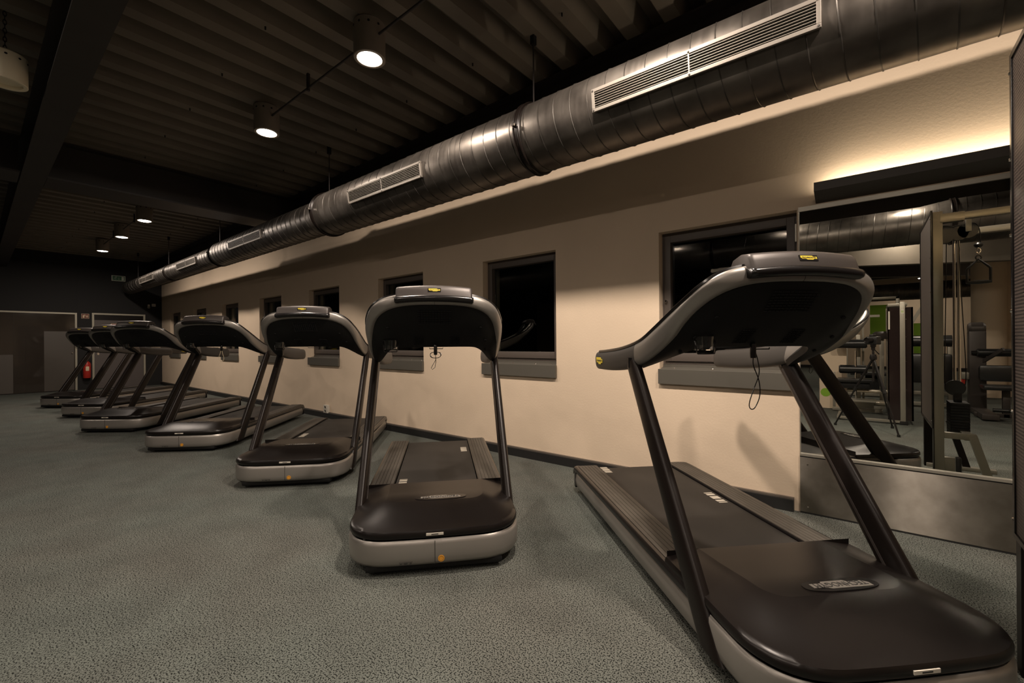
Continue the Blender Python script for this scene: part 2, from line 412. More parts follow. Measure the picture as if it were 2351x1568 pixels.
MB().cyl((XL+.02, 1.74, 1.02), .012, .05, 'x', 10).obj('door_knob', 'chrome', g)
d = struct('door_1')
framed('f', 2.18, 3.25, 2.08, .045, .05).obj('frame', 'doorframe', d, smooth=0)
MB().box(XL, XL+.02, 2.18, 3.25, 1.93, 2.08).obj('transom', 'brown', d, smooth=0)
MB().box(XL, XL+.03, 2.185, 3.245, .01, 1.93).obj('leaf', 'doorgrey', d, smooth=0)
hm = MB(); hm.box(XL+.03, XL+.04, 2.24, 2.28, .95, 1.15); hm.tube([(XL+.04, 2.26, 1.06), (XL+.08, 2.26, 1.06), (XL+.08, 2.38, 1.06)], .01, 6); hm.obj('handle', 'chrome', d)
jm = MB(); jm.box(XL, XL+.004, 1.855, 1.862, 2.12, CH); jm.box(XL, XL+.004, -.6, -.593, 2.12, CH); jm.obj('trim_10', 'black', smooth=0, kind='structure')
# text helper on far wall (faces +x)
def wall_text(body, size, m, y, z, parent, name='lettering', x=XL):
    me = text_mesh(body, size, .0006, m, name); o = link(name, me, parent); 
    pl = parent.location if parent else Vector((0,0,0))
    o.location = Vector((x, y, z))-pl; o.rotation_euler = (PI/2, 0, PI/2); return o
t = thing('door_sign', 'red rectangular sign with pale rim on the grey far door', 'sign', (XL+.032, 2.80, 1.77))
MB().box(0, .004, -.27, .27, -.07, .07).obj('rim', 'cream', t, smooth=0)
MB().box(.004, .006, -.26, .26, -.06, .06).obj('plate', 'signred', t, smooth=0)
sg = MB()
for k in range(5): sg.beam((.0065, -.20+k*.09, -.03), (.0065, -.175+k*.09, .025), .002, .008, (1, 0, 0)); sg.beam((.0065, -.175+k*.09, .025), (.0065, -.15+k*.09, -.03), .002, .008, (1, 0, 0))
sg.obj('faded_print', 'cream', t, smooth=0, kind='stuff')
t = thing('fire_hose_sign', 'small red fire safety sign between glass partition and door', 'sign', (XL, 2.005, 2.03))
MB().box(0, .004, -.078, .078, -.066, .066).obj('rim', 'cream', t, smooth=0)
MB().box(.004, .006, -.072, .072, -.060, .060).obj('plate', 'signred', t, smooth=0)
sg = MB(); sg.box(.006, .008, -.05, -.015, -.045, .02); sg.box(.006, .008, -.052, -.012, .026, .034); sg.box(.006, .008, -.012, .0, .005, .045)
for k in range(3):
    y0 = .018+k*.016; sg.loft([[(xx, y0-.004, -.04), (xx, y0+.003, -.04), (xx, y0+.006, .0), (xx, y0-.001, .04), (xx, y0-.006, .0)] for xx in (.006, .008)])
sg.obj('pictogram', 'cream', t, smooth=0, kind='stuff')
t = thing('exit_sign', 'green running man exit sign in white frame high on dark wall', 'sign', (XL, 2.70, 3.145))
mb = MB(); mb.box(0, .05, -.15, .15, -.078, .078, .004); mb.obj('housing', 'signwhite', t, smooth=0)
MB().box(.05, .053, -.132, .132, -.062, .062).obj('plate', 'green', t, smooth=0)
sg = MB(); X0, X1 = .053, .056
sg.lathe([(.010, 0), (.010, .003)], (X0, -.055, .038), 10, 'x')
for (a, b) in (((-.06, .024), (-.075, -.012)), ((-.075, -.012), (-.055, -.028)), ((-.055, -.028), (-.062, -.05)), ((-.075, -.012), (-.098, -.02)), ((-.098, -.02), (-.115, -.045)), ((-.06, .02), (-.035, .006)), ((-.062, .02), (-.09, .022)), ((-.09, .022), (-.10, .002)),
               ((.005, .03), (.005, -.03)), ((.005, -.035), (-.012, -.014)), ((.005, -.035), (.022, -.014))):
    sg.beam((X0+.0015, a[0], a[1]), (X0+.0015, b[0], b[1]), .003, .010, (1, 0, 0))
sg.box(X0, X1, .065, .115, -.05, .05)
sg.obj('pictogram', 'signwhite', t, smooth=0, kind='stuff')
t = thing('motion_sensor', 'small rounded white sensor on dark wall beside the square one', 'sensor', (XL, 3.38, 2.38))
MB().box(0, .06, -.025, .025, -.055, .055, .012).obj('body', 'boxwhite', t)
MB().box(.058, .063, -.015, .015, -.045, -.01, .002).obj('lens_window', 'handle', t)
t = thing('signal_box', 'small square white alarm box near the window wall corner', 'sensor', (XL, 3.50, 2.42))
MB().box(0, .05, -.045, .045, -.04, .04, .008).obj('body', 'boxwhite', t)
MB().box(.048, .053, -.03, .03, -.004, .004, .001).obj('seam', 'handle', t)
t = thing('fire_extinguisher', 'red fire extinguisher on dark wall behind the farthest treadmill', 'fire extinguisher', (XL+.10, 2.02, .32))
MB().lathe([(.0, 0), (.07, .0), (.082, .02), (.082, .38), (.065, .43), (.03, .455), (.03, .47), (0, .47)], n=20).obj('cylinder', 'red', t)
MB().box(.072, .086, -.035, .035, .20, .32, .01).obj('label_plate', 'cream', t)
mb = MB(); mb.cyl((0,0,.47), .02, .03, 'z', 10); mb.box(-.01, .01, -.02, .09, .50, .515); mb.beam((0, -.02, .50), (0, .10, .545), .015, .008); mb.obj('valve', 'black', t)
MB().tube(cr([(0, -.03, .48), (.02, -.09, .46), (.03, -.11, .35), (.03, -.10, .2), (.03, -.095, .1)], 4), .01, 8).obj('hose', 'black', t)
MB().box(-.10, -.08, -.04, .04, .1, .45).obj('bracket', 'black', t, smooth=0)

# ---------- outlet on the window wall
t = thing('power_outlet', 'white double power outlet low on beige wall above the baseboard', 'outlet', (-6.90, YB, .145))
MB().box(-.065, .065, -.045, 0, -.066, .066, .006).obj('body', 'boxwhite', t)
for k in (-1, 1):
    s_ = MB().lathe([(.027, 0), (.027, -.003), (.022, -.003), (.020, .004), (0, .004)], (.0, -.045, k*.031), 18, 'y').obj('socket', 'boxwhite', t)
    h = MB(); h.cyl((-.009, -.0425, k*.031), .003, -.002, 'y', 8); h.cyl((.009, -.0425, k*.031), .003, -.002, 'y', 8); h.obj('contact_holes', 'print', s_)

# ---------- mirror, plinth, cove
MX0, MX1 = -.362, 3.6
pl = struct('trim_11')
MB().box(MX0, MX1, YB-.022, YB, .012, .395).obj('plinth_panel', 'brushed', pl, smooth=0)
MB().box(MX0, MX1, YB-.020, YB, 0, .012).obj('kick_strip', 'base', pl, smooth=0)
MB().box(MX0, MX1, YB-.022, YB, .395, .402).obj('shadow_gap', 'black', pl, smooth=0)
MB().box(MX0, MX1, YB-.026, YB, .402, .421, .002).obj('top_rail', 'steel', pl, smooth=0)
rv = MB()
for xx in (MX0+.045, MX0+1.2, MX0+2.4):
    for z in (.05, .345): rv.lathe([(.006, 0), (.005, -.003), (0, -.004)], (xx, YB-.022, z), 8, 'y')
rv.obj('rivets', 'chrome', pl, kind='stuff')
mr = struct('window_10')
mr.name = 'trim_12'
MB().box(MX0+.006, MX1, YB-.008, YB, .421, 2.125).obj('mirror_pane', 'mirror', mr, smooth=0)
MB().box(MX0, MX0+.006, YB-.012, YB, .421, 2.155).obj('edge_strip', 'steel', mr, smooth=0)
MB().box(MX0, MX1, YB-.016, YB, 2.125, 2.155).obj('top_rail', 'steel', mr, smooth=0)
t = thing('uplight_trough', 'long dark metal uplight trough glowing above the wall mirror', 'light', (-.256, YB, 0))
prof = [(0, 2.165), (-.15, 2.213), (-.15, 2.270), (-.143, 2.270), (-.143, 2.218), (0, 2.173)]
MB().prism(prof, 0, MX1+.256).obj('trough', 'cove', t, smooth=0)
MB().prism([(0, 2.165), (-.15, 2.213), (-.15, 2.270), (-.07, 2.21), (0, 2.195)], -.004, 0).obj('end_cap', 'cove', t, smooth=0)
MB().box(.04, 3.7, -.075, -.045, 2.205, 2.212).obj('led_strip', 'led', t, smooth=0)
ld = bpy.data.lights.new('led_light', 'AREA'); ld.shape = 'RECTANGLE'; ld.size = 3.7; ld.size_y = .03; ld.energy = COVE_W*2; ld.color = COVE_COL
lo = link('led_light', ld, t, (1.9, -.065, 2.222)); lo.rotation_euler = (PI, 0, 0)

# ---------- ducts
def duct(name, label, yc, zc, secs, cap_l, grilles, clamps, rods, holder_z=CH):
    r = thing(name, label, 'duct', (0, yc, zc))
    # secs: list of (x, radius) from right to left
    rings = []; N_ = 48
    for xx, rad in secs: rings.append([(xx, -rad*math.cos(a), rad*math.sin(a)) for a in [2*PI*k/N_ for k in range(N_)]])
    MB().loft(rings).obj('duct_pipe', 'duct', r)
    def rad_at(xx):
        for (a, ra), (b, rb) in zip(secs, secs[1:]):
            if b <= xx <= a: return ra+(rb-ra)*((xx-a)/(b-a) if abs(b-a) > 1e-6 else 0)
        return secs[-1][1]
    # spiral seam
    P = []; pitch = .135; xx = secs[0][0]-.02; a = 0; xe = secs[-1][0]+.03; st = 28
    while xx > xe:
        q = rad_at(xx)+.0005; P.append((xx, -q*math.cos(a), q*math.sin(a))); a += 2*PI/st; xx -= pitch/st
    MB().tube(P, .0042, 4).obj('spiral_seam', 'seam', r, kind='stuff')
    for xx in clamps:
        q = rad_at(xx)
        mb = MB()
        for dx in (-.022, .022): mb.tube([(xx+dx, -(q+.012)*math.cos(a), (q+.012)*math.sin(a)) for a in [2*PI*k/40 for k in range(40)]], .006, 6, closed=True)
        mb.loft([[(xx+dx, -(q+dq)*math.cos(a), (q+dq)*math.sin(a)) for a in [2*PI*k/40 for k in range(40)]] for dx, dq in ((-.03, .001), (-.02, .011), (.02, .011), (.03, .001))], cap=False)
        c = mb.obj('clamp_ring', 'brown', r)
        MB().box(xx-.012, xx+.012, -q-.045, -q-.005, .0, .02, .002).obj('clamp_bolt', 'chrome', c, smooth=0)
    for (x0, x1) in grilles:
        q = rad_at((x0+x1)/2)
        phi = math.radians(-7); hh = .072 if q > .22 else .066
        n_ = Vector((0, -math.cos(phi), math.sin(phi))); tv = Vector((0, math.sin(phi), math.cos(phi)))  # outward and upward
        R = Matrix(((1, 0, 0), (0, tv.y, n_.y), (0, tv.z, n_.z)))
        dd = q-.004
        def tr(mb):
            mb.v = [tuple(Vector((v[0], 0, 0))+tv*v[1]+n_*(dd+v[2])) for v in mb.v]; return mb
        b = .02
        fr = MB(); fr.box(x0, x1, hh-b, hh, 0, .02, .002); fr.box(x0, x1, -hh, -hh+b, 0, .02, .002); fr.box(x0, x0+b, -hh+b, hh-b, 0, .02, .002); fr.box(x1-b, x1, -hh+b, hh-b, 0, .02, .002)
        tr(fr); g = fr.obj('air_grille', 'grille', r, smooth=0)
        bk = MB(); bk.box(x0+.005, x1-.005, -hh+.01, hh-.01, -.012, .006); bk.box(x0+.004, x1-.004, hh-.012, hh-.004, -.05, .012); bk.box(x0+.004, x1-.004, -hh+.004, -hh+.012, -.05, .012)
        tr(bk).obj('dark_inside', 'void', g, smooth=0)
        nS = 7; pitch_ = (2*hh-2*b)/(nS)
        for k in range(nS):
            c = -hh+b+pitch_*(k+.5)
            s_ = MB().box(x0+b, x1-b, c-.0014, c+.0014, .004, .018)
            tr(s_).obj('slat', 'grille', g, smooth=0)
        mu = MB(); xm = (x0+x1)/2; mu.box(xm-.004, xm+.004, -hh+b, hh-b, .006, .019); tr(mu).obj('mullion', 'grille', g, smooth=0)
        sr = MB()
        for xx in (x0+.01, xm, x1-.01):
            for zz in (hh-.01, -hh+.01): sr.lathe([(.006, .0), (.005, .004), (0, .005)], (xx, zz, .02), 8, 'z')
        tr(sr).obj('screws', 'handle', g, kind='stuff')
    for xx in rods:
        q = rad_at(xx)
        rd = MB().cyl((xx, 0, q), .006, holder_z-zc-q+.02, 'z', 8).obj('hanger_rod', 'beam', r)
        MB().beam((xx, 0, holder_z-zc-.07), (xx+.0, .0, holder_z-zc+.05), .035, .04, (0, 1, 0)).obj('hanger_bracket', 'black', rd, smooth=0)
    return r
ZD = CAM_H+1.626
duct('spiral_duct', 'large round spiral air duct with grilles running along the window wall', 2.87, ZD,
     [(XR-.01, .262), (-5.18, .258), (-5.3, .250), (-5.48, .214), (-9.00, .208), (-9.05, .20), (-9.25, .172), (-16.35, .168), (-16.42, .155), (-16.44, .12)], True,
     [(-1.40, -.155), (-4.39, -3.155), (-8.07, -6.81), (-11.09, -9.87), (-14.26, -12.98)], [-2.05, -5.24, -9.10, -12.1], [-2.07, -5.27, -9.13, -12.4, -15.3])
duct('rear_duct', 'round grey duct widening to the right, reflected high in the mirror', -1.20, ZD,
     [(XR-.01, .312), (.98, .308), (.93, .305), (.62, .262), (-7.4, .258)], True, [], [.95, -2.2], [-2.2, 2.4])
duct('distant_duct', 'distant thin grey duct reflected behind the treadmill console', -12.8, ZD,
     [(XR-.01, .29), (-9, .29)], True, [], [2.0], [0])

# ---------- ceiling lamps
def lamp_parts(lit, root):
    ho = .27; R_ = .118
    MB().lathe([(.0, ho), (R_-.01, ho), (R_, ho-.012), (R_, .0), (R_-.004, -.003), (.094, -.003), (.091, .0), (.091, .03), (0, .03)], n=32).obj('housing', 'fixture' if lit else 'shade', root)
    vh = MB()
    for k in range(10):
        a = 2*PI*k/10; vh.cyl((R_*math.cos(a)*.99, R_*math.sin(a)*.99, ho-.05), .009, .003, (math.cos(a), math.sin(a), 0), 8)
    vh.obj('vent_holes', 'void', root, kind='stuff')
    if lit:
        MB().lathe([(0, -.009), (.05, -.008), (.080, -.005), (.090, .0), (.090, .01), (0, .01)], n=32).obj('lamp_lens', 'lens', root)
        ld = bpy.data.lights.new('lamp_light', 'AREA'); ld.shape = 'DISK'; ld.size = .165; ld.energy = LAMP_W; ld.color = LAMP_COL
        link('lamp_light', ld, root, (0, 0, -.0105))
    else:
        MB().lathe([(0, .05), (.09, .05), (.09, .06), (0, .06)], n=24).obj('lamp_lens', 'boxwhite', root)
LZ = 3.415
lamp0 = thing('ceiling_lamp', 'lit round cylinder lamp, nearest of the ceiling row', 'lamp', (-2.965, 1.95, LZ), 0, 'round lamps in rows under the ceiling')
lamp_parts(True, lamp0)
for xx, lb in ((-4.83, 'lit round cylinder lamp, second nearest of the ceiling row'), (-9.91, 'lit lamp just past the big cross beam, nearest of the far three'),
               (-11.75, 'lit lamp in the middle of the far three'), (-13.81, 'lit lamp closest to the dark far wall')):
    dup(lamp0, (xx, 1.95, LZ), 0, lb)
EXTRA = [(-5.0, -.98, 'lit lamp of the row beyond the long beam, left part', .4), (-3.0, -.98, 'lit lamp of the row beyond the long beam, middle part', .45), (-1.1, -.98, 'lit lamp of the row beyond the long beam, over the tripod', .45), (.46, -.98, 'lit lamp of the row beyond the long beam, right of the tripod', .4),
         (-1.1, 1.95, 'lit lamp above the gap between the two nearest treadmills, over the top edge', 2.1), (.53, 1.95, 'lit lamp above the nearest treadmill hood, over the top edge', 1.7),
         (2.6, 1.95, 'lit lamp right of the cable machine, outside the photo', .6), (-3.0, -3.7, 'added fill lamp behind the rear duct, left of the mirror view', .6),
         (.5, -3.7, 'added fill lamp hidden by the rear duct in the mirror', .6), (3.6, -3.9, 'added fill lamp over the leg extension machine side', .6),  # lamps behind the rear duct are added to light the mirrored room
         (-3.2, -8.4, 'added fill lamp deep in the room, left of the mirror view', .6), (3.9, -8.4, 'added fill lamp behind the round column', .6),
         (1.6, -14.2, 'added fill lamp at the far beige wall of the mirrored room', .6), (-1.5, -11.8, 'added fill lamp deep in the mirrored room, left side', .6),
         (-9.9, -2.4, 'lit lamp left of the treadmills, beyond the long beam', .6), (3.9, -6.8, 'added fill lamp right of the round column', .6)]
lights = {}
for xx, yy, lb, kk in EXTRA:
    r_ = dup(lamp0, (xx, yy, LZ), 0, lb)
    if kk != 1:
        for c_ in r_.children:
            if c_.type == 'LIGHT': c_.data = c_.data.copy(); c_.data.energy = LAMP_W*kk
t = thing('pendant_lamp', 'unlit cream cylinder lamp hanging on a chain at the left edge', 'lamp', (-5.0, .175, 3.19), 0)
lamp_parts(False, t); t.scale = (1, 1, .8)
ch = MB()
for k in range(14):
    z0 = .27+k*.04; c = Vector((0, 0, z0+.02))
    pts = [(math.cos(a)*.009, 0, math.sin(a)*.026) for a in [2*PI*j/10 for j in range(10)]]
    if k % 2: pts = [(0, p[0], p[2]) for p in pts]
    ch.tube([c+Vector(p) for p in pts], .003, 5, closed=True)
ch.obj('chain', 'black', t)
t = thing('conduit_pipe', 'thin conduit pipe linking the two nearest ceiling lamps', 'pipe', (0, 1.955, 3.56))
MB().cyl((-4.72, 0, 0), .009, 9.4, 'x', 8).obj('pipe', 'beam', t)
for xx in (-3.95, -2.1, -.2): MB().box(xx-.012, xx+.012, -.012, .012, -.03, .13, .002).obj('bracket', 'beam', t, smooth=0)
t = thing('conduit_pipe', 'thin conduit pipe linking the three far ceiling lamps', 'pipe', (0, 1.955, 3.56))
MB().cyl((-13.7, 0, 0), .009, 3.7, 'x', 8).obj('pipe', 'beam', t)
for xx in (-10.7, -12.6): MB().box(xx-.012, xx+.012, -.012, .012, -.03, .13, .002).obj('bracket', 'beam', t, smooth=0)

# ================================================================ TREADMILL
def sm(t): t = max(0, min(1, t)); return t*t*(3-2*t)
def outline(inset, yend, nc=14, w=.475, rc=.25):
    # right rear -> front -> left rear
    w2 = w-inset; P = [(w2, yend), (w2, (yend+rc)/2)]
    for k in range(nc+1):
        a = k/nc*PI/2; e = 2/2.5
        P.append((w-rc+(rc-inset)*math.cos(a)**e, rc-(rc-inset)*math.sin(a)**e))
    fr = [(x_, y_) for x_, y_ in P]
    mid = [((w-rc)*s_, inset) for s_ in (.66, .33, 0)]
    full = fr+mid; full = full+[(-a, b) for a, b in reversed(full[:-1])]
    return [(a, b+.018*(a/w)**2) if b < .3 else (a, b) for a, b in full]
LEN = 2.33
TECH = text_mesh('TECHNOGYM', .052, .0008, 'print')
TECH_S = text_mesh('TECHNOGYM', .0125, .0005, 'print')
def cap_plate(wd, hh, th):  # stepped badge shape, centred
    p = [(wd*a_, hh*b_) for a_, b_ in ((-.5, .5), (.22, .5), (.30, .27), (.5, .27), (.5, -.28), (.30, -.28), (.26, -.5), (-.12, -.5), (-.18, -.28), (-.42, -.28), (-.5, .05))]
    return MB().loft([[(a, b, z) for a, b in p] for z in (0, th)])
def make_treadmill():
    r = thing('treadmill', 'x', 'treadmill', (0,0,0), 0, 'treadmills in a diagonal row along the window wall')
    # skirt (silver)
    prof = [(.045, .048), (.012, .058), (.002, .075), (0, .10), (0, .165), (.004, .180), (.013, .188), (.022, .184), (.024, .15)]
    rings = []
    for ins, z in prof:
        o = outline(ins, .44); rings.append([(a, b, z) for a, b in o])
    MB().loft(rings, closed=False).obj('front_skirt', 'silver', r, smooth=50)
    MB().box(-.0012, .0012, -.0012, .004, .06, .182).obj('skirt_seam', 'print', r, smooth=0)
    for s in (-1, 1):
        poly = [(.012, .052), (0, .066), (-.004, .11), (0, .150), (.006, .166), (.016, .170), (.03, .165), (.03, .052)]
        MB().loft([[(s*(.472-a), y, z) for a, z in poly] for y in (.40, LEN-.055)]).obj('side_panel', 'silver', r, smooth=50)
        # rail body with rounded rear end
        pr = [(.70, .10), (.70, .2155)]
        for k in range(9):
            a = k/8*PI/2; pr.append((LEN-.06+.06*math.sin(a), .2155-.06*(1-math.cos(a))))
        for k in range(7):
            a = k/6*PI/2; pr.append((LEN-.05*(1-math.cos(a))*1.0, .09-.045*math.sin(a)))
        pr.append((1.2, .045)); pr.append((1.2, .10))
        x0, x1 = sorted((s*.455, s*.298))
        MB().prism(pr, x0, x1).obj('side_rail', 'gloss', r, smooth=40)
        # outer black lip
        lp = [(.44, .168), (.478, .172), (.480, .195), (.470, .212), (.452, .216), (.44, .216)]
        mb = MB(); ys = [.42, LEN-.06, LEN-.02, LEN]
        mb.loft([[(s*a, y, (z if i < 2 else z-(.006 if i == 2 else .03)*1.0)) for a, z in lp] for i, y in enumerate(ys)])
        mb.loft([[(s*a, LEN-.06+b, z) for a, b in ((.45, 0), (.478, 0), (.476, .045), (.45, .058))] for z in (.05, .20)])
        mb.obj('side_lip', 'gloss', r, smooth=40)
        st = MB(); 
        for k in range(6):
            a = .304+k*.0252; xa, xb = sorted((s*a, s*(a+.0225)))
            st.loft([[(xa, y, z-.01), (xa, y, z), (xb, y, z), (xb, y, z-.01)] for y, z in ((.72, .2185), (LEN-.07, .2185), (LEN-.03, .211), (LEN-.008, .196), (LEN-.001, .17))])
        st.obj('ribbed_tread', 'rail', r, smooth=40)
    # belt
    pr = [(.66, .197), (.66, .203), (LEN-.10, .203)]
    for k in range(9):
        a = k/8*PI; pr.append((LEN-.10+.05*math.sin(a), .153+.05*math.cos(a)))
    pr += [(1.0, .103), (1.0, .197)]
    MB().prism(pr, -.293, .293).obj('running_belt', 'belt', r, smooth=40)
    MB().box(-.40, .40, .10, LEN-.10, .035, .10, .01).obj('chassis', 'black', r)
    MB().box(-.36, .36, .03, .34, .022, .06, .015).obj('motor_pan', 'black', r)
    for s in (-1, 1):
        MB().lathe([(0, 0), (.028, 0), (.030, .008), (.012, .014), (.012, .05), (0, .05)], (s*.36, LEN-.32, 0), 14).obj('foot', 'black', r)
        MB().lathe([(0, -.012), (.022, -.012), (.026, -.006), (.026, .006), (.022, .012), (0, .012)], (s*.33, .14, .026), 16, 'x').obj('wheel', 'black', r)
    # hood
    A = outline(.004, .74); n = len(A)
    pl = []
    w_, rr = .285, .09
    for j in range(n):
        # matching plateau loop
        ax, ay = A[j]; t = j/(n-1)
        pl.append(None)
    half = n//2
    def platpt(u):      # u 0..1 right rear -> front centre
        L1 = .74-.29-rr; La = PI/2*rr; L2 = w_-rr; T = L1+La+L2; s_ = u*T
        if s_ < L1: return (w_+.02*(1-s_/L1), .74-s_)
        if s_ < L1+La:
            a = (s_-L1)/rr; return (w_-rr+rr*math.cos(a), .29+rr-rr*math.sin(a))
        return (w_-rr-(s_-L1-La), .29)
    # arc length parameter of A
    L = [0]
    for j in range(1, half+1): L.append(L[-1]+math.dist(A[j-1], A[j]))
    Q = [platpt(L[j]/L[half]*.98+.02*(j/half) if j else 0) for j in range(half+1)]
    Q = Q+[(-a, b) for a, b in reversed(Q[:-1])]
    def pz(y): return .262+.03*sm((.74-y)/.42)
    rings = []
    for ins, z in ((.02, .19), (.006, .198), (.0, .208)):
        rings.append([(a*(1-ins/.5), b+(ins*.9 if b < .7 else 0), z) for a, b in A])
    rings.append([(a*.998, b+(.001 if b < .7 else 0), .224) for a, b in A])
    rings.append([(a*.985, b+(.007 if b < .6 else 0), .236) for a, b in A])
    B0 = [(a*.985, b+(.007 if b < .6 else 0)) for a, b in A]
    for k in range(1, 11):
        t = k/10; e = sm(t)*.55+t*.45
        rings.append([(b0[0]*(1-t)+q[0]*t, b0[1]*(1-t)+q[1]*t, .236*(1-e)+pz(b0[1]*(1-t)+q[1]*t)*e) for b0, q in zip(B0, Q)])
    mb = MB().loft(rings, closed=False)
    # plateau, slightly dished
    rows = []
    m_ = 12
    for j in range(half+1):
        ra, la = Q[j], Q[n-1-j]
        rows.append([(ra[0]+(la[0]-ra[0])*i/m_, ra[1], pz(ra[1])) for i in range(m_+1)])
    mb.loft(rows, closed=False)
    # rear closing skirt
    mb.loft([[(a, .74, z) for a in (-.46, .46)] for z in (.19, .262)], closed=False)
    mb.obj('motor_hood', 'hood', r, smooth=50)
    ov = [(math.copysign(abs(math.cos(a))**.75, math.cos(a))*.152, math.copysign(abs(math.sin(a))**.75, math.sin(a))*.042) for a in [2*PI*k/32 for k in range(32)]]
    lg = link('logo_plate', MB().loft([[(a, b, z) for a, b in ov] for z in (-.004, .0015)]).mesh('logo_plate', 'gloss', 0), r, (0.03, .338, pz(.338)+.001))
    lg.rotation_euler = (-math.radians(2.4), 0, PI*0)
    b_ = link('badge', cap_plate(.235, .050, .0012).mesh('badge', 'grey', 0), lg, (0, 0, .0015)); b_.rotation_euler = (0,0,PI)
    tx = link('lettering', TECH, lg, (0, 0, .0032)); tx.rotation_euler = (0,0,PI); tx.scale = (.66, .8, 1)
    tx.rotation_euler = (0, 0, PI)
    # fix: text must read from the runner's side (rear): +y reader looks towards -y
    MB().box(-.045, .045, .001, .005, .2105, .2225).obj('white_sticker', 'white', r, smooth=0)
    MB().box(-.018, .018, 0, .0012, .2145, .2185).obj('sticker_print', 'print', r, smooth=0, kind='stuff')
    s_ = link('orange_sticker', MB().lathe([(0, 0), (.017, 0), (.017, -.0012), (0, -.0012)], n=20, axis='y').mesh('orange_sticker', 'orange', 0), r, (.032, -.0005, .088))
    MB().tube([(.012*math.cos(a), -.0013, .012*math.sin(a)) for a in [2*PI*k/20 for k in range(20)]], .0008, 4, closed=True).obj('ring_print', 'print', s_)
    pi_ = MB()
    for k, w__ in ((-.175, .01), (-.15, .018), (-.125, .01)): pi_.box(k-w__, k+w__, -.0005, .001, .066, .067); pi_.box(k-w__, k+w__, -.0005, .001, .080, .081); pi_.box(k-w__/2, k+w__/2, -.0005, .001, .071, .075)
    pi_.obj('printed_icons', 'print', r, smooth=0, kind='stuff')
    # uprights
    for s in (-1, 1):
        a = Vector((s*.458, .372, .055)); b = Vector((s*.452, 1.13, 1.10)); ax = (b-a).normalized()
        X_ = Vector((1, 0, 0)); Wd = ax.cross(X_).normalized()
        rings = []
        for k in range(7):
            t = k/6; p = a.lerp(b, t); hw = .066-.012*t; hx = .030-.003*t
            rings.append([p+X_*hx*math.copysign(abs(math.cos(q))**.62, math.cos(q))+Wd*hw*math.copysign(abs(math.sin(q))**.8, math.sin(q)) for q in [2*PI*j/24 for j in range(24)]])
        # flat foot cut
        rings[0] = [Vector((v.x, v.y+(.055-v.z)*.72, .055)) for v in rings[0]]
        u_ = MB().loft(rings).obj('upright', 'brown', r, smooth=60)
        # slim inner strip
        MB().beam(a.lerp(b, .04)-X_*s*.030+Wd*.02, a.lerp(b, .97)-X_*s*.028+Wd*.02, .003, .012, Wd).obj('inner_strip', 'pod', u_, smooth=0)
        MB().lathe([(.026, -.035), (.031, -.02), (.031, .03)], c=b, n=20).obj('collar', 'gloss', u_)
    # console frame
    E = [(0,.395,1.525),(.12,.398,1.522),(.25,.410,1.510),(.34,.432,1.486),(.405,.475,1.444),(.442,.55,1.395),(.464,.65,1.343),(.474,.82,1.276),(.476,1.0,1.221),(.473,1.25,1.183),(.466,1.5,1.162),(.459,1.75,1.150)]
    Lw = [(0,.475,1.452),(.12,.478,1.450),(.24,.486,1.436),(.33,.510,1.402),(.385,.555,1.350),(.416,.62,1.285),(.436,.70,1.215),(.450,.86,1.142),(.458,1.03,1.092),(.460,1.25,1.056),(.458,1.5,1.036),(.455,1.75,1.030)]
    def shf(p, k=.055):
        w_ = 1-sm((p[1]-.45)/.75); xn = .975 if p[1] < 1.3 else .985
        return (p[0]*xn, p[1]+k*w_-(.03 if p[1] > 9 else 0), p[2]+.007*w_)
    E = [shf(p) for p in E]; Lw = [shf(p) for p in Lw]
    Lw = [(p[0], p[1]-d_, p[2]) for p, d_ in zip(Lw, (.065, .062, .055, .042, .02, .005, 0, 0, 0, 0, 0, 0))]
    E = [(p[0], p[1]+d_, p[2]+d_*.2) for p, d_ in zip(E, (.035, .034, .030, .022, .010, 0, 0, 0, 0, 0, 0, 0))]
    K = 4
    e = cr(E, K); l = cr(Lw, K); m = len(e)
    def section(i, mir, grow=0, shrink=1.0):
        a, b = e[i], l[i]; c = (a+b)/2; h_ = (a-b)/2
        t = (e[min(i+1, m-1)]+l[min(i+1, m-1)])-(e[max(i-1, 0)]+l[max(i-1, 0)]); t.normalize()
        if i == 0: t = Vector((1, 0, 0))
        o = t.cross(h_).normalized()
        if o.dot(c-Vector((0, 1.1, 1.15))) < 0: o = -o
        th = .034
        out = []
        for k in range(20):
            q = 2*PI*k/20; cx_, sx_ = math.cos(q), math.sin(q)
            p = c+h_*(shrink+grow)*math.copysign(abs(cx_)**.75, cx_)+o*(th+grow*.05)*shrink*math.copysign(abs(sx_)**.75, sx_)-o*th*.5
            out.append(Vector((mir*p.x, p.y, p.z)))
        return out
    isplit = 8*K+1
    rings = [section(i, -1) for i in range(isplit, 0, -1)]+[section(i, 1) for i in range(0, isplit+1)]
    # both halves share orientation: reverse mirrored sections
    rings = []
    for i in range(isplit, 0, -1):
        rings.append(section(i, -1))
    for i in range(0, isplit+1): rings.append(section(i, 1))
    fr = MB().loft(rings).obj('console_frame', 'silver', r, smooth=60)
    for s in (-1, 1):
        rg = [section(i, s, .0) for i in range(isplit, m)]
        for sh, dy in ((.96, .008), (.85, .018), (.6, .026), (.2, .029)):
            rr_ = section(m-1, s, 0, sh); rg.append([v+Vector((0, dy, 0)) for v in rr_])
        hb = MB().loft(rg).obj('handle_end', 'handle', r, smooth=60)
        # black trim along upper edge
        bd = link('handle_badge', cap_plate(.120, .044, .0012).mesh('handle_badge', 'yellow', 0), hb, (s*.4725, 1.655, 1.092)); bd.rotation_euler = (PI/2, 0, s*PI/2)
        tx = link('lettering', TECH_S, hb, (s*.4742, 1.655, 1.092)); tx.rotation_euler = (PI/2, 0, s*PI/2); tx.scale = (1.35, 1.3, 1)
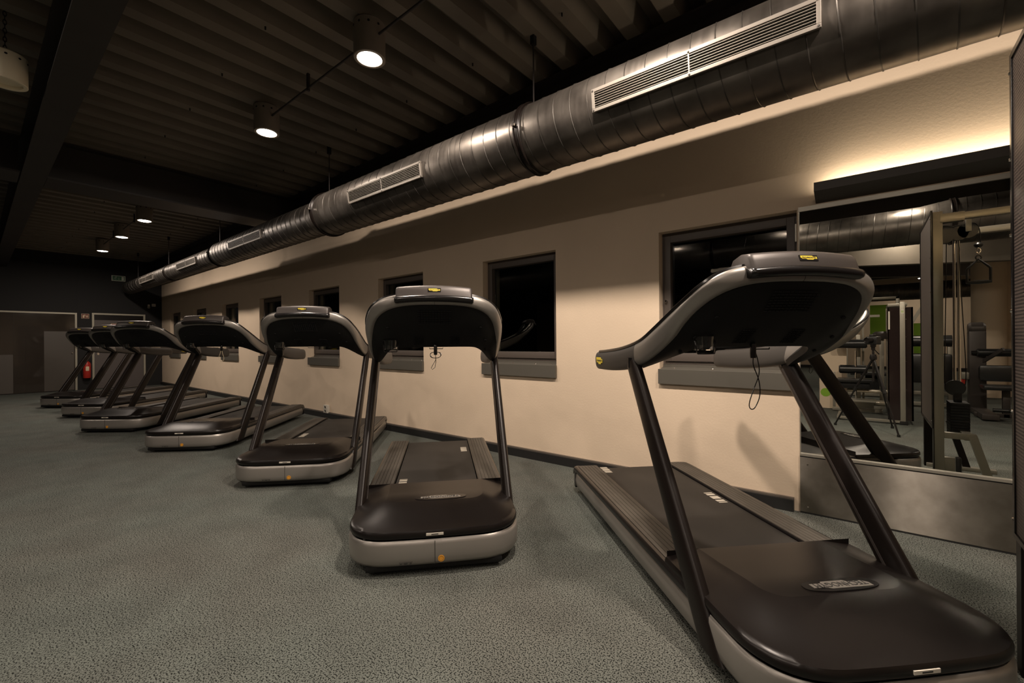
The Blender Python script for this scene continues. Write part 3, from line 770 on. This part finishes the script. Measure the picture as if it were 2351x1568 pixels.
        MB().lathe([(0, 0), (.016, 0), (.016, .003), (0, .003)], (s*.437-(.004 if s > 0 else -.004)-s*.012, 1.735, 1.095), 14, 'x').obj('heart_sensor', 'gloss', hb)
    tr_ = [Vector((-e[i].x, e[i].y, e[i].z)) for i in range(m-2, 0, -1)]+[e[i] for i in range(0, m-1)]
    tr_ = [p+Vector((0, .010, -.001)) for p in tr_]
    MB().tube(tr_, .009, 6).obj('edge_trim', 'gloss', r)
    cs = section(0, 1, .012)
    MB().loft([[v+Vector((dx, -.0004, 0)) for v in cs] for dx in (-.0008, .0008)]).obj('frame_seam', 'print', fr, smooth=0)
    # black under panel, loft from inner rim edge to the bottom edge
    Bt = [(0,.735,1.190),(.10,.735,1.190),(.19,.735,1.190),(.262,.738,1.188),(.300,.765,1.178),(.335,.82,1.158),(.365,.90,1.132),(.395,.99,1.103),(.432,1.075,1.075)]
    Bt = [(p[0]*.975, p[1]+.02*(1-sm((p[1]-.75)/.4)), p[2]) for p in Bt]
    bt = cr(Bt, K); nb = len(bt)
    def lo(i): return l[i]
    rows = []
    idx = [-i for i in range(nb-1, 0, -1)]+list(range(nb))
    for t in [k/8 for k in range(9)]:
        row = []
        for j in idx:
            i = abs(j); a = lo(i)+Vector((0, .006, -.002)); b = bt[i]
            p = a.lerp(b, t)
            nn = Vector((0, -.62, -.78)); wgt = 1-(i/(nb-1))**3
            p = p+nn*(.022*math.sin(PI*t)*wgt)
            row.append((p.x if j >= 0 else -p.x, p.y, p.z))
        rows.append(row)
    back = []
    for t in [k/4 for k in range(5)]:
        row = []
        for j in idx:
            i = abs(j); b = bt[i]+Vector((0, .03, .02)); a = e[i]+Vector((-e[i].x*.05, .045, -.02))
            p = b.lerp(a, t); row.append((p.x if j >= 0 else -p.x, p.y, p.z))
        back.append(row)
    MB().loft(rows+back+[rows[0]], closed=False).obj('under_panel', 'black', r, smooth=40)
    sn = Vector((0, .55, .835)).normalized()
    # screen on the runner's side
    q0 = Vector((0, .58, 1.475)); q1 = Vector((0, .735, 1.24)); dn = (q1-q0).normalized(); nn = Vector((1,0,0)).cross(dn); nn = nn if nn.y > 0 else -nn
    sp = [q0+nn*.03, q1+nn*.03]
    MB().loft([[Vector((sx*.26, 0, 0))+q+nn*d for sx in (-1, 1)] for q, d in ((q0, .02), (q0, .035), (q1, .035), (q1, .02))], closed=False).obj('display_screen', 'gloss', r, smooth=0)
    # vents and screw pits on the black panel
    def ponp(x_, t):
        i = min(range(nb), key=lambda k: abs(bt[k].x*(t)+lo(k).x*(1-t)-abs(x_))); a = lo(i); b = bt[i]; p = a.lerp(b, t)
        return Vector((x_, p.y, p.z))+Vector((0, -.62, -.78))*(.022*math.sin(PI*t)+.0005)
    vt = MB()
    for k in range(8):
        for j in range(12):
            c = ponp(-.10+j*.018, .12+k*.035); vt.box(c.x-.006, c.x+.006, c.y-.002, c.y+.002, c.z-.003, c.z+.001)
    for cx_ in (-.14, .10):
        for k in range(8):
            for j in range(6):
                c = ponp(cx_+j*.012, .66+k*.035); vt.box(c.x-.004, c.x+.004, c.y-.002, c.y+.002, c.z-.003, c.z+.001)
    vt.obj('vent_slots', 'void', r, smooth=0, kind='stuff')
    sp_ = MB()
    for x_, t in ((-.30, .35), (-.34, .55), (-.35, .8), (.30, .35), (.34, .55), (.35, .8)):
        c = ponp(x_, t); sp_.cyl(c+Vector((0, .002, .003)), .009, .006, (0, -.62, -.78), 10)
    sp_.obj('screw_pits', 'void', r, smooth=0, kind='stuff')
    # pod on top
    pf = [(.378, 1.508), (.380, 1.516), (.392, 1.548), (.402, 1.570), (.414, 1.580), (.47, 1.586), (.52, 1.572), (.54, 1.54), (.53, 1.50)]
    def podring(x_, sc_=1.0):
        dz = -.012*(x_/.24)**2; dy = .014*(x_/.24)**2; cy, cz = .44, 1.53
        return [(x_, cy+(a-cy)*sc_+dy+.05, cz+(b-cz)*sc_+dz) for a, b in pf]
    xs = [-.237, -.234, -.227]+[-.217+.0434*k for k in range(11)]+[.227, .234, .237]
    ss = [.80, .92, .98]+[1]*11+[.98, .92, .80]
    MB().loft([podring(a, b) for a, b in zip(xs, ss)]).obj('top_pod', 'pod', r, smooth=40)
    lw_ = [(.385, 1.476), (.368, 1.482), (.361, 1.492), (.361, 1.504), (.369, 1.515), (.42, 1.522), (.45, 1.48)]
    def lowring(x_, sc_=1.0):
        dz = -.012*(x_/.24)**2; dy = .014*(x_/.24)**2; cy, cz = .40, 1.51
        return [(x_, cy+(a-cy)*sc_+dy+.05, cz+(b-cz)*sc_+dz) for a, b in lw_]
    xs = [-.244, -.240, -.232]+[-.222+.0444*k for k in range(11)]+[.232, .240, .244]
    MB().loft([lowring(a, b) for a, b in zip(xs, ss)]).obj('pod_bumper', 'gloss', r, smooth=50)
    bf = MB().box(-.040, .040, -.0125, .0125, -.002, .0012).mesh('badge_recess', 'gloss', 0)
    bo = link('badge_recess', bf, r, (0, .4415, 1.548)); bo.rotation_euler = (math.radians(68), 0, 0)
    by = link('yellow_badge', cap_plate(.070, .018, .0012).mesh('yellow_badge', 'yellow', 0), bo, (0, 0, .0013))
    tx = link('lettering', TECH_S, bo, (0, 0, .0030)); tx.scale = (.78, .8, 1)
    # cup holder
    c = ponp(-.295, .84)+Vector((0, -.0, .008))
    cu = MB().lathe([(.034, 0), (.040, .0), (.047, .062), (.045, .062), (.038, .004), (0, .004), (0, 0)], (c.x, c.y-.03, c.z-.035), 20).obj('cup_holder', 'clear', r)
    MB().tube(cr([(c.x-.05, c.y-.01, c.z+.03), (c.x-.048, c.y-.045, c.z-.0), (c.x-.042, c.y-.05, c.z-.045), (c.x-.03, c.y-.05, c.z-.05), (c.x+.03, c.y-.05, c.z-.05), (c.x+.042, c.y-.05, c.z-.045), (c.x+.048, c.y-.045, c.z), (c.x+.05, c.y-.01, c.z+.03)], 3), .003, 6).obj('wire_bracket', 'gloss', cu)
    sc2 = MB()
    for dx in (-.058, -.052, .055, .061): sc2.cyl((c.x+dx, c.y-.012, c.z+(.03 if abs(dx) > .053 else .018)), .0035, -.004, 'y', 8)
    sc2.obj('screws', 'chrome', cu, kind='stuff')
    # clip rail under the panel
    MB().tube([(-.04, .735, 1.186), (-.04, .735, 1.178), (.05, .735, 1.178), (.05, .735, 1.186)], .0028, 6).obj('clip_rail', 'gloss', r)
    return r
tm = make_treadmill()
def clip(root, kind, x_=-.005):
    c = MB(); c.box(x_-.012, x_+.012, .722, .74, 1.135, 1.205, .006)
    o = c.obj('safety_clip', 'gloss', root)
    if kind == 'long':
        pts = cr([(x_, .731, 1.137), (x_+.002, .731, 1.10), (x_+.03, .733, 1.03), (x_+.035, .735, .96), (x_+.01, .735, .905), (x_-.012, .735, .90), (x_-.018, .735, .925), (x_-.0, .735, .98), (x_+.03, .733, 1.06), (x_+.026, .733, 1.12), (x_+.01, .735, 1.18)], 5)
        MB().tube(pts, .0024, 6).obj('cord', 'gloss', o)
    elif kind == 'coil':
        pts = []
        for k in range(40):
            a = k/39*4*PI+PI/2; rr = .036+.004*math.sin(k*.7); pts.append((x_+rr*math.cos(a)*1.1+.003*math.sin(k*.4), .735+.004*math.cos(k*.5), 1.135+.021*math.sin(a)-.0*k))
        pts += [(x_+.0, .735, 1.10), (x_-.02, .735, 1.065), (x_-.03, .735, 1.045), (x_-.022, .735, 1.035), (x_-.004, .735, 1.05), (x_+.002, .735, 1.09), (x_, .735, 1.135)]
        MB().tube(pts, .0021, 6).obj('cord', 'gloss', o)
    else:
        pts = cr([(x_-.01, .733, 1.137), (x_-.02, .733, 1.10), (x_-.038, .735, 1.04), (x_-.025, .735, 1.005), (x_+.0, .735, .995), (x_+.02, .735, 1.01), (x_+.025, .735, 1.05), (x_+.01, .735, 1.10), (x_+.005, .735, 1.14)], 5)
        MB().tube(pts, .0024, 6).obj('cord', 'cream', o)
def marks(root, pts):
    mb = None
    for (x_, y_, s_) in pts:
        mb = MB()
        for k, (o, t) in enumerate(((-.085, .006), (-.055, .014), (0, .024), (.055, .014), (.085, .006))):
            mb.box(x_-.028, x_+.028, y_+o*s_-t*s_, y_+o*s_+t*s_, .2029, .2036)
        mb.obj('belt_mark', 'mark', root, smooth=0)
POS = [(.142, 1.805, 45.7), (-1.760, 1.525, 48.0), (-3.825, 1.666, 46.0), (-6.037, 1.475, 43.3), (-8.205, 1.166, 39.5), (-10.226, 1.16, 38.2), (-12.218, 1.048, 36.9)]
LB = ['silver and black treadmill nearest the camera, cut by the bottom frame, beside the mirror',
      'treadmill in the centre of the photo, hood facing straight out, cord coiled under console',
      'third treadmill from the right, just left of the centre one, no cord hanging',
      'fourth treadmill from the right, with a pale cord loop under its console',
      'fifth treadmill from the right, its console overlapping the far grey door and red sign',
      'second farthest treadmill, its hood between the farthest one and the third farthest',
      'farthest treadmill of the row, leftmost, in front of the glass partition']
base_clean = tm
tms = [dup(tm, (POS[k][0], POS[k][1], 0), math.radians(POS[k][2]), LB[k]) for k in range(1, 7)]
tm.location = (POS[0][0], POS[0][1], 0); tm.rotation_euler = (0, 0, math.radians(POS[0][2])); tm['label'] = LB[0]
ALL = [tm]+tms
clip(ALL[0], 'long', -.035); clip(ALL[1], 'coil', 0.0); clip(ALL[3], 'loop', .06)
marks(ALL[0], [(.245, 1.50, 1), (-.25, 2.19, .8)]); marks(ALL[1], [(-.245, .93, 1), (.24, 1.86, .9)]); marks(ALL[2], [(-.245, 1.2, 1)])

# ================================================================ CABLE MACHINE (right edge, also in the mirror)
t = thing('cable_machine', 'steel cable pulley machine with dark perforated guard at the right edge', 'gym machine', (.432, 2.43, 0))
def P_(x, y, z): return (x-.42, y-2.43, z)
def bx(mb, x0, x1, y0, y1, z0, z1, ch=0): return mb.box(x0-.42, x1-.42, y0-2.43, y1-2.43, z0, z1, ch)
o = MB(); bx(o, .425, .485, 2.37, 2.43, .0, 2.255, .004); o.obj('post', 'steelgold', t)
o = MB(); bx(o, 1.62, 1.68, 2.37, 2.43, .0, 2.255, .004); o.obj('post', 'steelgold', t)
o = MB(); bx(o, .46, 1.64, 2.375, 2.425, 2.172, 2.226, .003); bx(o, .47, .61, 2.366, 2.434, 2.160, 2.232, .003); o.obj('top_beam', 'steelgold', t)
o = MB(); bx(o, .485, 1.62, 1.60, 1.66, 2.172, 2.226, .003); o.obj('top_beam', 'steelgold', t)
o = MB(); bx(o, .425, .485, 1.56, 1.62, 0, 2.255, .004); o.obj('post', 'brown', t)
o = MB(); bx(o, .4205, .4255, 2.366, 2.4345, 0, 2.256); bx(o, .4205, .4865, 2.3655, 2.370, 0, 2.256); o.obj('side_cover', 'brown', t, smooth=0)
g = MB(); bx(g, .4175, .4195, 1.555, 2.415, .50, 2.25); go = g.obj('guard_panel', 'perf', t, smooth=0)
o = MB(); bx(o, .412, .425, 2.412, 2.434, .485, 2.27, .002); bx(o, .412, .425, 1.53, 1.555, .485, 2.27, .002); bx(o, .412, .425, 1.555, 2.412, 2.25, 2.27); bx(o, .412, .425, 1.555, 2.412, .485, .503); o.obj('guard_frame', 'gloss', t, smooth=0)
o = MB()
for z in (.55, .95, 1.32, 1.60, 1.88, 2.2): o.lathe([(.006, 0), (.005, -.004), (0, -.005)], P_(.412, 2.424, z), 8, 'x')
o.obj('rivets', 'chrome', t, kind='stuff')
def pulley(x, y, z, r_, axis='y'):
    p = MB().lathe([(0, -.016), (r_, -.016), (r_*.92, -.004), (r_*.92, .004), (r_, .016), (0, .016)], P_(x, y, z), 28, axis).obj('pulley', 'vinyl', t)
    return p
p = pulley(.60, 2.20, 2.095, .058); p = pulley(.655, 2.20, 2.11, .062)
b = MB(); bx(b, .640, .675, 2.222, 2.232, 2.10, 2.20, .003); b.obj('bracket', 'steel', p)
pulley(.505, 2.25, 2.09, .075, 'y')
for x_, y_ in ((.585, 2.10), (.615, 2.08)): MB().cyl(P_(x_, y_, .40), .010, 1.76, 'z', 14).obj('guide_rod', 'chrome', t)
b = MB(); bx(b, .56, .64, 2.06, 2.16, 2.14, 2.175, .003); b.obj('rod_head', 'gloss', t)
for k in range(12):
    b = MB(); z0 = .40+k*.0235; bx(b, .545, .662, 1.97, 2.20, z0, z0+.021, .002); b.obj('weight_plate', 'black', t, smooth=0)
b = MB(); bx(b, .575, .625, 2.06, 2.12, .68, .76, .003); b.obj('stack_stem', 'gloss', t)
pulley(.585, 2.10, .80, .065)
b = MB().tube(cr([P_(.530, 2.2, 2.10), P_(.527, 2.16, 1.6), P_(.522, 2.12, 1.0), P_(.525, 2.1, .82), P_(.55, 2.1, .75)], 5), .0035, 6).obj('cable', 'gloss', t)
b = MB().tube(cr([P_(.60, 2.2, 2.10), P_(.62, 2.16, 1.6), P_(.648, 2.12, 1.0), P_(.645, 2.1, .82), P_(.62, 2.1, .75)], 5), .0035, 6).obj('cable', 'gloss', t)
b = MB().tube(cr([P_(.66, 2.2, 2.172), P_(.70, 2.19, 2.165), P_(.725, 2.17, 2.12), P_(.738, 2.12, 2.06), P_(.742, 2.1, 2.0)], 5), .0035, 6).obj('cable', 'gloss', t)
b = MB(); bx(b, .485, .668, 2.38, 2.43, .414, .462, .003); b.obj('low_bar', 'steelgold', t)
b = MB().beam(P_(.645, 2.405, .452), P_(.765, 2.405, .0), .05, .055, (0, 1, 0)).obj('slanted_leg', 'steelgold', t, smooth=0)
b = MB().beam(P_(.60, 1.60, .452), P_(.72, 1.60, .0), .05, .055, (0, 1, 0)).obj('slanted_leg', 'brown', t, smooth=0)
b = MB(); bx(b, .60, .66, 1.58, 2.40, .405, .45, .003); b.obj('low_bar', 'steelgold', t)
b = MB(); bx(b, .44, .90, 2.33, 2.42, .0, .035, .004); bx(b, .44, .90, 1.57, 1.64, 0, .035, .004); b.obj('base_rail', 'steel', t)
b = MB(); bx(b, .86, .94, 2.32, 2.43, 0, .045, .008); b.obj('rubber_foot', 'vinyl', t)
b = MB(); bx(b, .485, .55, 2.36, 2.40, .13, .255, .002); b.obj('pedal_plate', 'steelgold', t)
b = MB(); bx(b, .555, .585, 2.35, 2.41, .10, .26, .006); b.obj('pedal_block', 'vinyl', t)
# D handle hanging from the cable
h = thing('triangle_grip', 'black triangular grip hanging from the cable, seen in the mirror', 'handle', (.742, 2.10, 1.69))
MB().lathe([(0, .285), (.018, .290), (.028, .303), (.028, .315), (.018, .328), (0, .332)], n=18).obj('rubber_stop', 'vinyl', h)
MB().tube([(.012*math.cos(a), 0, .262+.022*math.sin(a)) for a in [2*PI*k/16 for k in range(16)]], .004, 6, closed=True).obj('carabiner', 'chrome', h)
MB().tube([(.016*math.cos(a), 0, .205+.018*math.sin(a)) for a in [2*PI*k/16 for k in range(16)]], .006, 6, closed=True).obj('eyelet', 'vinyl', h)
MB().tube([(0, 0, .24), (0, 0, .22)], .004, 6).obj('link', 'chrome', h)
MB().tube([(-.068, 0, 0), (-.068, 0, .11), (-.058, 0, .125), (0, 0, .19), (.058, 0, .125), (.068, 0, .11), (.068, 0, 0)], .009, 8).obj('frame', 'vinyl', h)
MB().lathe([(0, -.075), (.010, -.075), (.014, -.05), (.017, 0), (.014, .05), (.010, .075), (0, .075)], n=14, axis='x').obj('grip', 'vinyl', h)

# ================================================================ photographer's camera and tripod (seen in the mirror)
back = -fw
t = thing('tripod', 'black camera tripod standing behind the treadmills, reflected in the mirror', 'tripod', (.085, -.105, 0))
def leg_(x, y):
    L_ = MB().tube([(0, 0, .97), (x*.45, y*.45, .55)], .014, 8).obj('leg', 'charcoalframe', t)
    MB().tube([(x*.45, y*.45, .55), (x, y, .02)], .010, 8).obj('lower_leg', 'charcoalframe', L_)
    MB().tube([(x*.43, y*.43, .568), (x*.48, y*.48, .52)], .019, 8).obj('clamp', 'vinyl', L_)
    MB().cyl((x, y, 0), .018, .03, 'z', 10).obj('rubber_foot', 'vinyl', L_)
leg_(.235, .245); leg_(-.42, -.27); leg_(.20, -.42)
MB().cyl((0, 0, .66), .013, .45, 'z', 10).obj('centre_column', 'charcoalframe', t)
MB().lathe([(0, .95), (.035, .95), (.04, .98), (.03, 1.02), (0, 1.02)], n=14).obj('spider', 'charcoalframe', t)
o = MB(); o.cyl((0, 0, 1.08), .022, .06, 'z', 12); o.box(-.03, .03, -.03, .03, 1.118, 1.136, .003); o.tube([(0, 0, 1.10), (.06, -.09, 1.02)], .006, 6); o.obj('tripod_head', 'charcoalframe', t)
k_ = thing('photo_camera', 'black photo camera with wide lens on the tripod, reflected in the mirror', 'camera', (.085, -.105, CAM_H-.07), TH)
# local +y points along the view
MB().box(-.075, .075, -.04, .035, 0, .105, .012).obj('body', 'vinyl', k_)
MB().box(-.028, .028, -.03, .032, .10, .135, .008).obj('viewfinder_hump', 'vinyl', k_)
MB().lathe([(0, .035), (.036, .035), (.036, .05), (.034, .055), (.034, .08), (.038, .085), (.038, .112), (.034, .112), (.026, .100), (0, .100)], (0, 0, .055), 28, 'y').obj('lens', 'gloss', k_)
MB().box(-.025, .025, -.02, .02, -.012, 0, .002).obj('quick_release_plate', 'charcoalframe', k_)

# ================================================================ machines reflected behind
t = thing('weight_tower', 'tall weight stack tower with smoked guards and pale post, in the mirror', 'gym machine', (.41, -.95, 0))
MB().box(-.022, .035, -.03, .03, .05, 1.745, .004).obj('post', 'steel', t)
MB().box(-.155, -.022, -.012, .0, .06, 1.67).obj('smoked_guard', 'acrylic', t, smooth=0)
MB().box(.035, .12, -.012, .0, .06, 1.67).obj('smoked_guard', 'acrylic', t, smooth=0)
MB().box(-.15, -.14, -.55, .0, .06, 1.67).obj('smoked_guard', 'acrylic', t, smooth=0)
MB().box(.10, .12, -.55, .0, .06, 1.67).obj('smoked_guard', 'acrylic', t, smooth=0)
for k in range(14): MB().box(-.11, .07, -.45, -.15, .12+k*.027, .144+k*.027, .002).obj('weight_plate', 'black', t, smooth=0)
for s_ in (-.07, .03): MB().cyl((s_, -.30, .1), .009, 1.5, 'z', 10).obj('guide_rod', 'chrome', t)
o = MB(); o.box(-.15, .06, -.58, -.02, 1.69, 1.73, .003); o.obj('top_plate', 'steel', t)
o = MB(); o.box(-.75, .02, -.035, .02, .02, .055, .003); o.box(-.75, -.70, -.60, .0, .02, .055, .003); o.obj('base_rail', 'steel', t)
MB().box(-.03, .055, -.04, .045, 0, .05, .004).obj('rubber_foot', 'vinyl', t)
s = MB().box(-.012, .022, .030, .032, 1.58, 1.64).obj('white_sticker', 'white', t, smooth=0)
o = MB(); o.box(-.005, .001, .032, .0328, 1.595, 1.625); o.box(.009, .015, .032, .0328, 1.595, 1.625); o.obj('sticker_print', 'lime', s, smooth=0, kind='stuff')
MB().box(-.145, -.128, .0, .003, 1.36, 1.62).obj('white_sticker', 'white', t, smooth=0)
o = MB()
for z in (.5, .9, 1.25, 1.5): o.lathe([(.005, 0), (.004, .004), (0, .005)], (.045, .0, z), 8, 'y')
o.obj('bolts', 'chrome', t, kind='stuff')
# roller machine
t = thing('roller_bench', 'black padded bench with two leg rollers behind the tripod, in the mirror', 'gym machine', (-.14, -2.0, 0))
def pad(name, x0, x1, z, rad, y=0, m='vinyl'):
    w_ = x1-x0; pr = [(0, 0), (rad*.8, 0), (rad, rad*.25), (rad, w_-rad*.25), (rad*.8, w_), (0, w_)]
    return MB().lathe(pr, (x0, y, z), 20, 'x').obj(name, m, t)
pad('roller', -.27, .17, 1.145, .075); pad('roller', -.21, .17, .715, .072)
MB().box(-.24, .24, -.20, .16, .50, .56, .02).obj('seat', 'vinyl', t)
MB().box(-.22, .20, -.16, .12, .40, .50, .01).obj('seat_base', 'black', t)
o = MB(); o.box(.02, .08, -.30, -.24, .04, 1.30, .004); o.box(-.30, -.26, -.04, .0, .04, .66, .004); o.obj('upright_post', 'steel', t)
o = MB(); o.box(-.30, .36, -.36, -.30, .02, .07, .004); o.box(-.30, .36, .06, .12, .02, .07, .004); o.box(-.02, .04, -.36, .12, .03, .08, .004); o.obj('base_frame', 'steel', t)
o = MB(); o.cyl((-.1, .02, .36), .03, .75, 'x', 12); o.cyl((.05, .02, .17), .045, .6, 'x', 14); o.obj('cross_tube', 'curve', t)
o = MB(); o.box(-.05, .28, .05, .35, .205, .235, .004); o.box(-.02, .25, .07, .10, .08, .205, .003); o.obj('foot_step', 'steel', t)
MB().cyl((.02, .04, 1.03), .014, -.9, 'z', 8).obj('lever', 'chrome', t)
o = MB(); o.lathe([(0, 0), (.10, 0), (.12, .03), (.12, .10), (.08, .13), (0, .13)], (.36, -.3, 1.22), 20, 'z'); o.obj('cam_housing', 'pod', t)
MB().box(.33, .39, -.32, -.26, .04, 1.24, .004).obj('rear_post', 'steel', t)
o = MB(); o.box(.10, .34, -.42, -.38, 1.60, 1.64); o.box(.10, .13, -.42, -.38, .04, 1.64); o.box(.42, .46, -.42, -.38, .04, 1.74); o.obj('rear_frame', 'steel', t, smooth=0)
# leg extension machine
t = thing('leg_extension_machine', 'leg extension machine with black seat and curved pearl leg, right in mirror', 'gym machine', (1.43, -3.0, 0))
MB().box(-.10, .10, -.12, .08, 0, 1.34, .02).obj('tower', 'pod', t)
MB().lathe([(0, -.10), (.08, -.10), (.105, -.07), (.105, .07), (.08, .10), (0, .10)], (0, -.02, 1.38), 22, 'x').obj('tower_cap', 'pod', t)
MB().lathe([(0, 0), (.05, 0), (.062, .015), (.062, .50), (.05, .52), (0, .52)], (-.02, .12, .99), 18, 'x').obj('arm_roller', 'vinyl', t)
MB().tube([(-.08, .12, .99), (-.02, .12, .99)], .03, 10).obj('roller_hub', 'gloss', t)
MB().box(-.04, .42, .35, .45, .55, .80, .05).obj('back_pad', 'vinyl', t)
MB().box(-.04, .45, .40, .80, .44, .51, .03).obj('seat', 'vinyl', t)
MB().tube(cr([(.28, .9, .44), (.30, 1.15, .40), (.27, 1.35, .28), (.22, 1.42, .12), (.20, 1.42, .03)], 5), .06, 14).obj('curved_leg', 'curve', t)
MB().cyl((.02, 1.0, .17), .028, .55, 'x', 12).obj('foot_bar', 'vinyl', t)
o = MB(); o.box(-.09, .09, -.10, 1.0, .02, .10, .01); o.box(-.12, .50, .55, .63, .02, .08, .01); o.box(.18, .26, .55, .63, .02, .44, .01); o.obj('base_frame', 'pod', t)
MB().beam((.02, 0, .80), (.24, .35, 1.05), .03, .05).obj('brace', 'pod', t, smooth=0)
MB().box(-.19, -.10, .0, .10, .55, .66, .01).obj('counterweight', 'steel', t)
MB().beam((-.15, .05, .56), (-.24, .10, .30), .04, .05).obj('red_lever', 'red', t, smooth=0)
# partitions, column, panels deep in the room
t = thing('advertising_panel', 'low white standing panel with green spot, left in the mirror', 'panel', (-.45, -2.24, 0))
MB().box(-.19, .20, -.03, .03, 0, 1.08, .004).obj('board', 'wall', t, smooth=0)
MB().lathe([(0, 0), (.075, 0), (.075, .002), (0, .002)], (-.10, .03, .28), 24, 'y').obj('green_spot', 'lime', t)
MB().lathe([(0, 0), (.26, 0), (.26, CH), (0, CH)], (2.02, -6.0, 0), 32).obj('wall_column', 'wall', kind='structure')
MB().box(2.1, XR, -6.35, -6.15, 0, CH).obj('wall_inner', 'wall', smooth=0, kind='structure')
t = tag(MB().box(1.05, 1.30, -9.05, -9.0, .45, 1.65, .01).obj('green_panel', 'lime'), 'tall lime green wall panel deep in the mirror', 'panel')
t = tag(MB().box(.12, .52, -9.05, -9.0, 1.3, 2.2, .01).obj('green_panel', 'lime'), 'lime green panel above the tripod camera in the mirror', 'panel')
t = thing('dumbbell_rack', 'dark exercise bench with bolster behind the tower, in the mirror', 'gym machine', (.95, -3.6, 0))
MB().box(-.30, .25, -.2, .2, .42, .95, .05).obj('bolster', 'vinyl', t)
MB().lathe([(0, 0), (.09, 0), (.10, .02), (.10, .6), (0, .6)], (-.35, .05, 1.18), 18, 'x').obj('roller', 'vinyl', t)
o = MB(); o.box(-.32, -.26, -.05, .05, 0, 1.55, .004); o.box(.2, .26, -.05, .05, 0, 1.2, .004); o.box(-.32, .26, .25, .32, .03, .09, .004); o.beam((-.28, 0, 1.5), (-.08, 0, 1.9), .05, .05); o.box(-.32, .26, -.04, .04, .20, .26, .004); o.obj('frame', 'steel', t)
t = thing('lat_tower', 'pale steel tower frame far behind the weight tower, in the mirror', 'gym machine', (.2, -4.6, 0))
o = MB(); o.box(-.55, -.49, -.03, .03, 0, 2.1, .004); o.box(.30, .36, -.03, .03, 0, 2.1, .004); o.box(-.55, .36, -.03, .03, 2.05, 2.1, .004); o.box(-.55, .36, -.03, .03, .02, .08, .004); o.obj('frame', 'steel', t)
MB().box(-.45, .25, -.25, .15, .46, .54, .02).obj('seat', 'vinyl', t)
MB().box(-.2, .1, -.3, -.05, .08, .46).obj('seat_base', 'black', t, smooth=0)
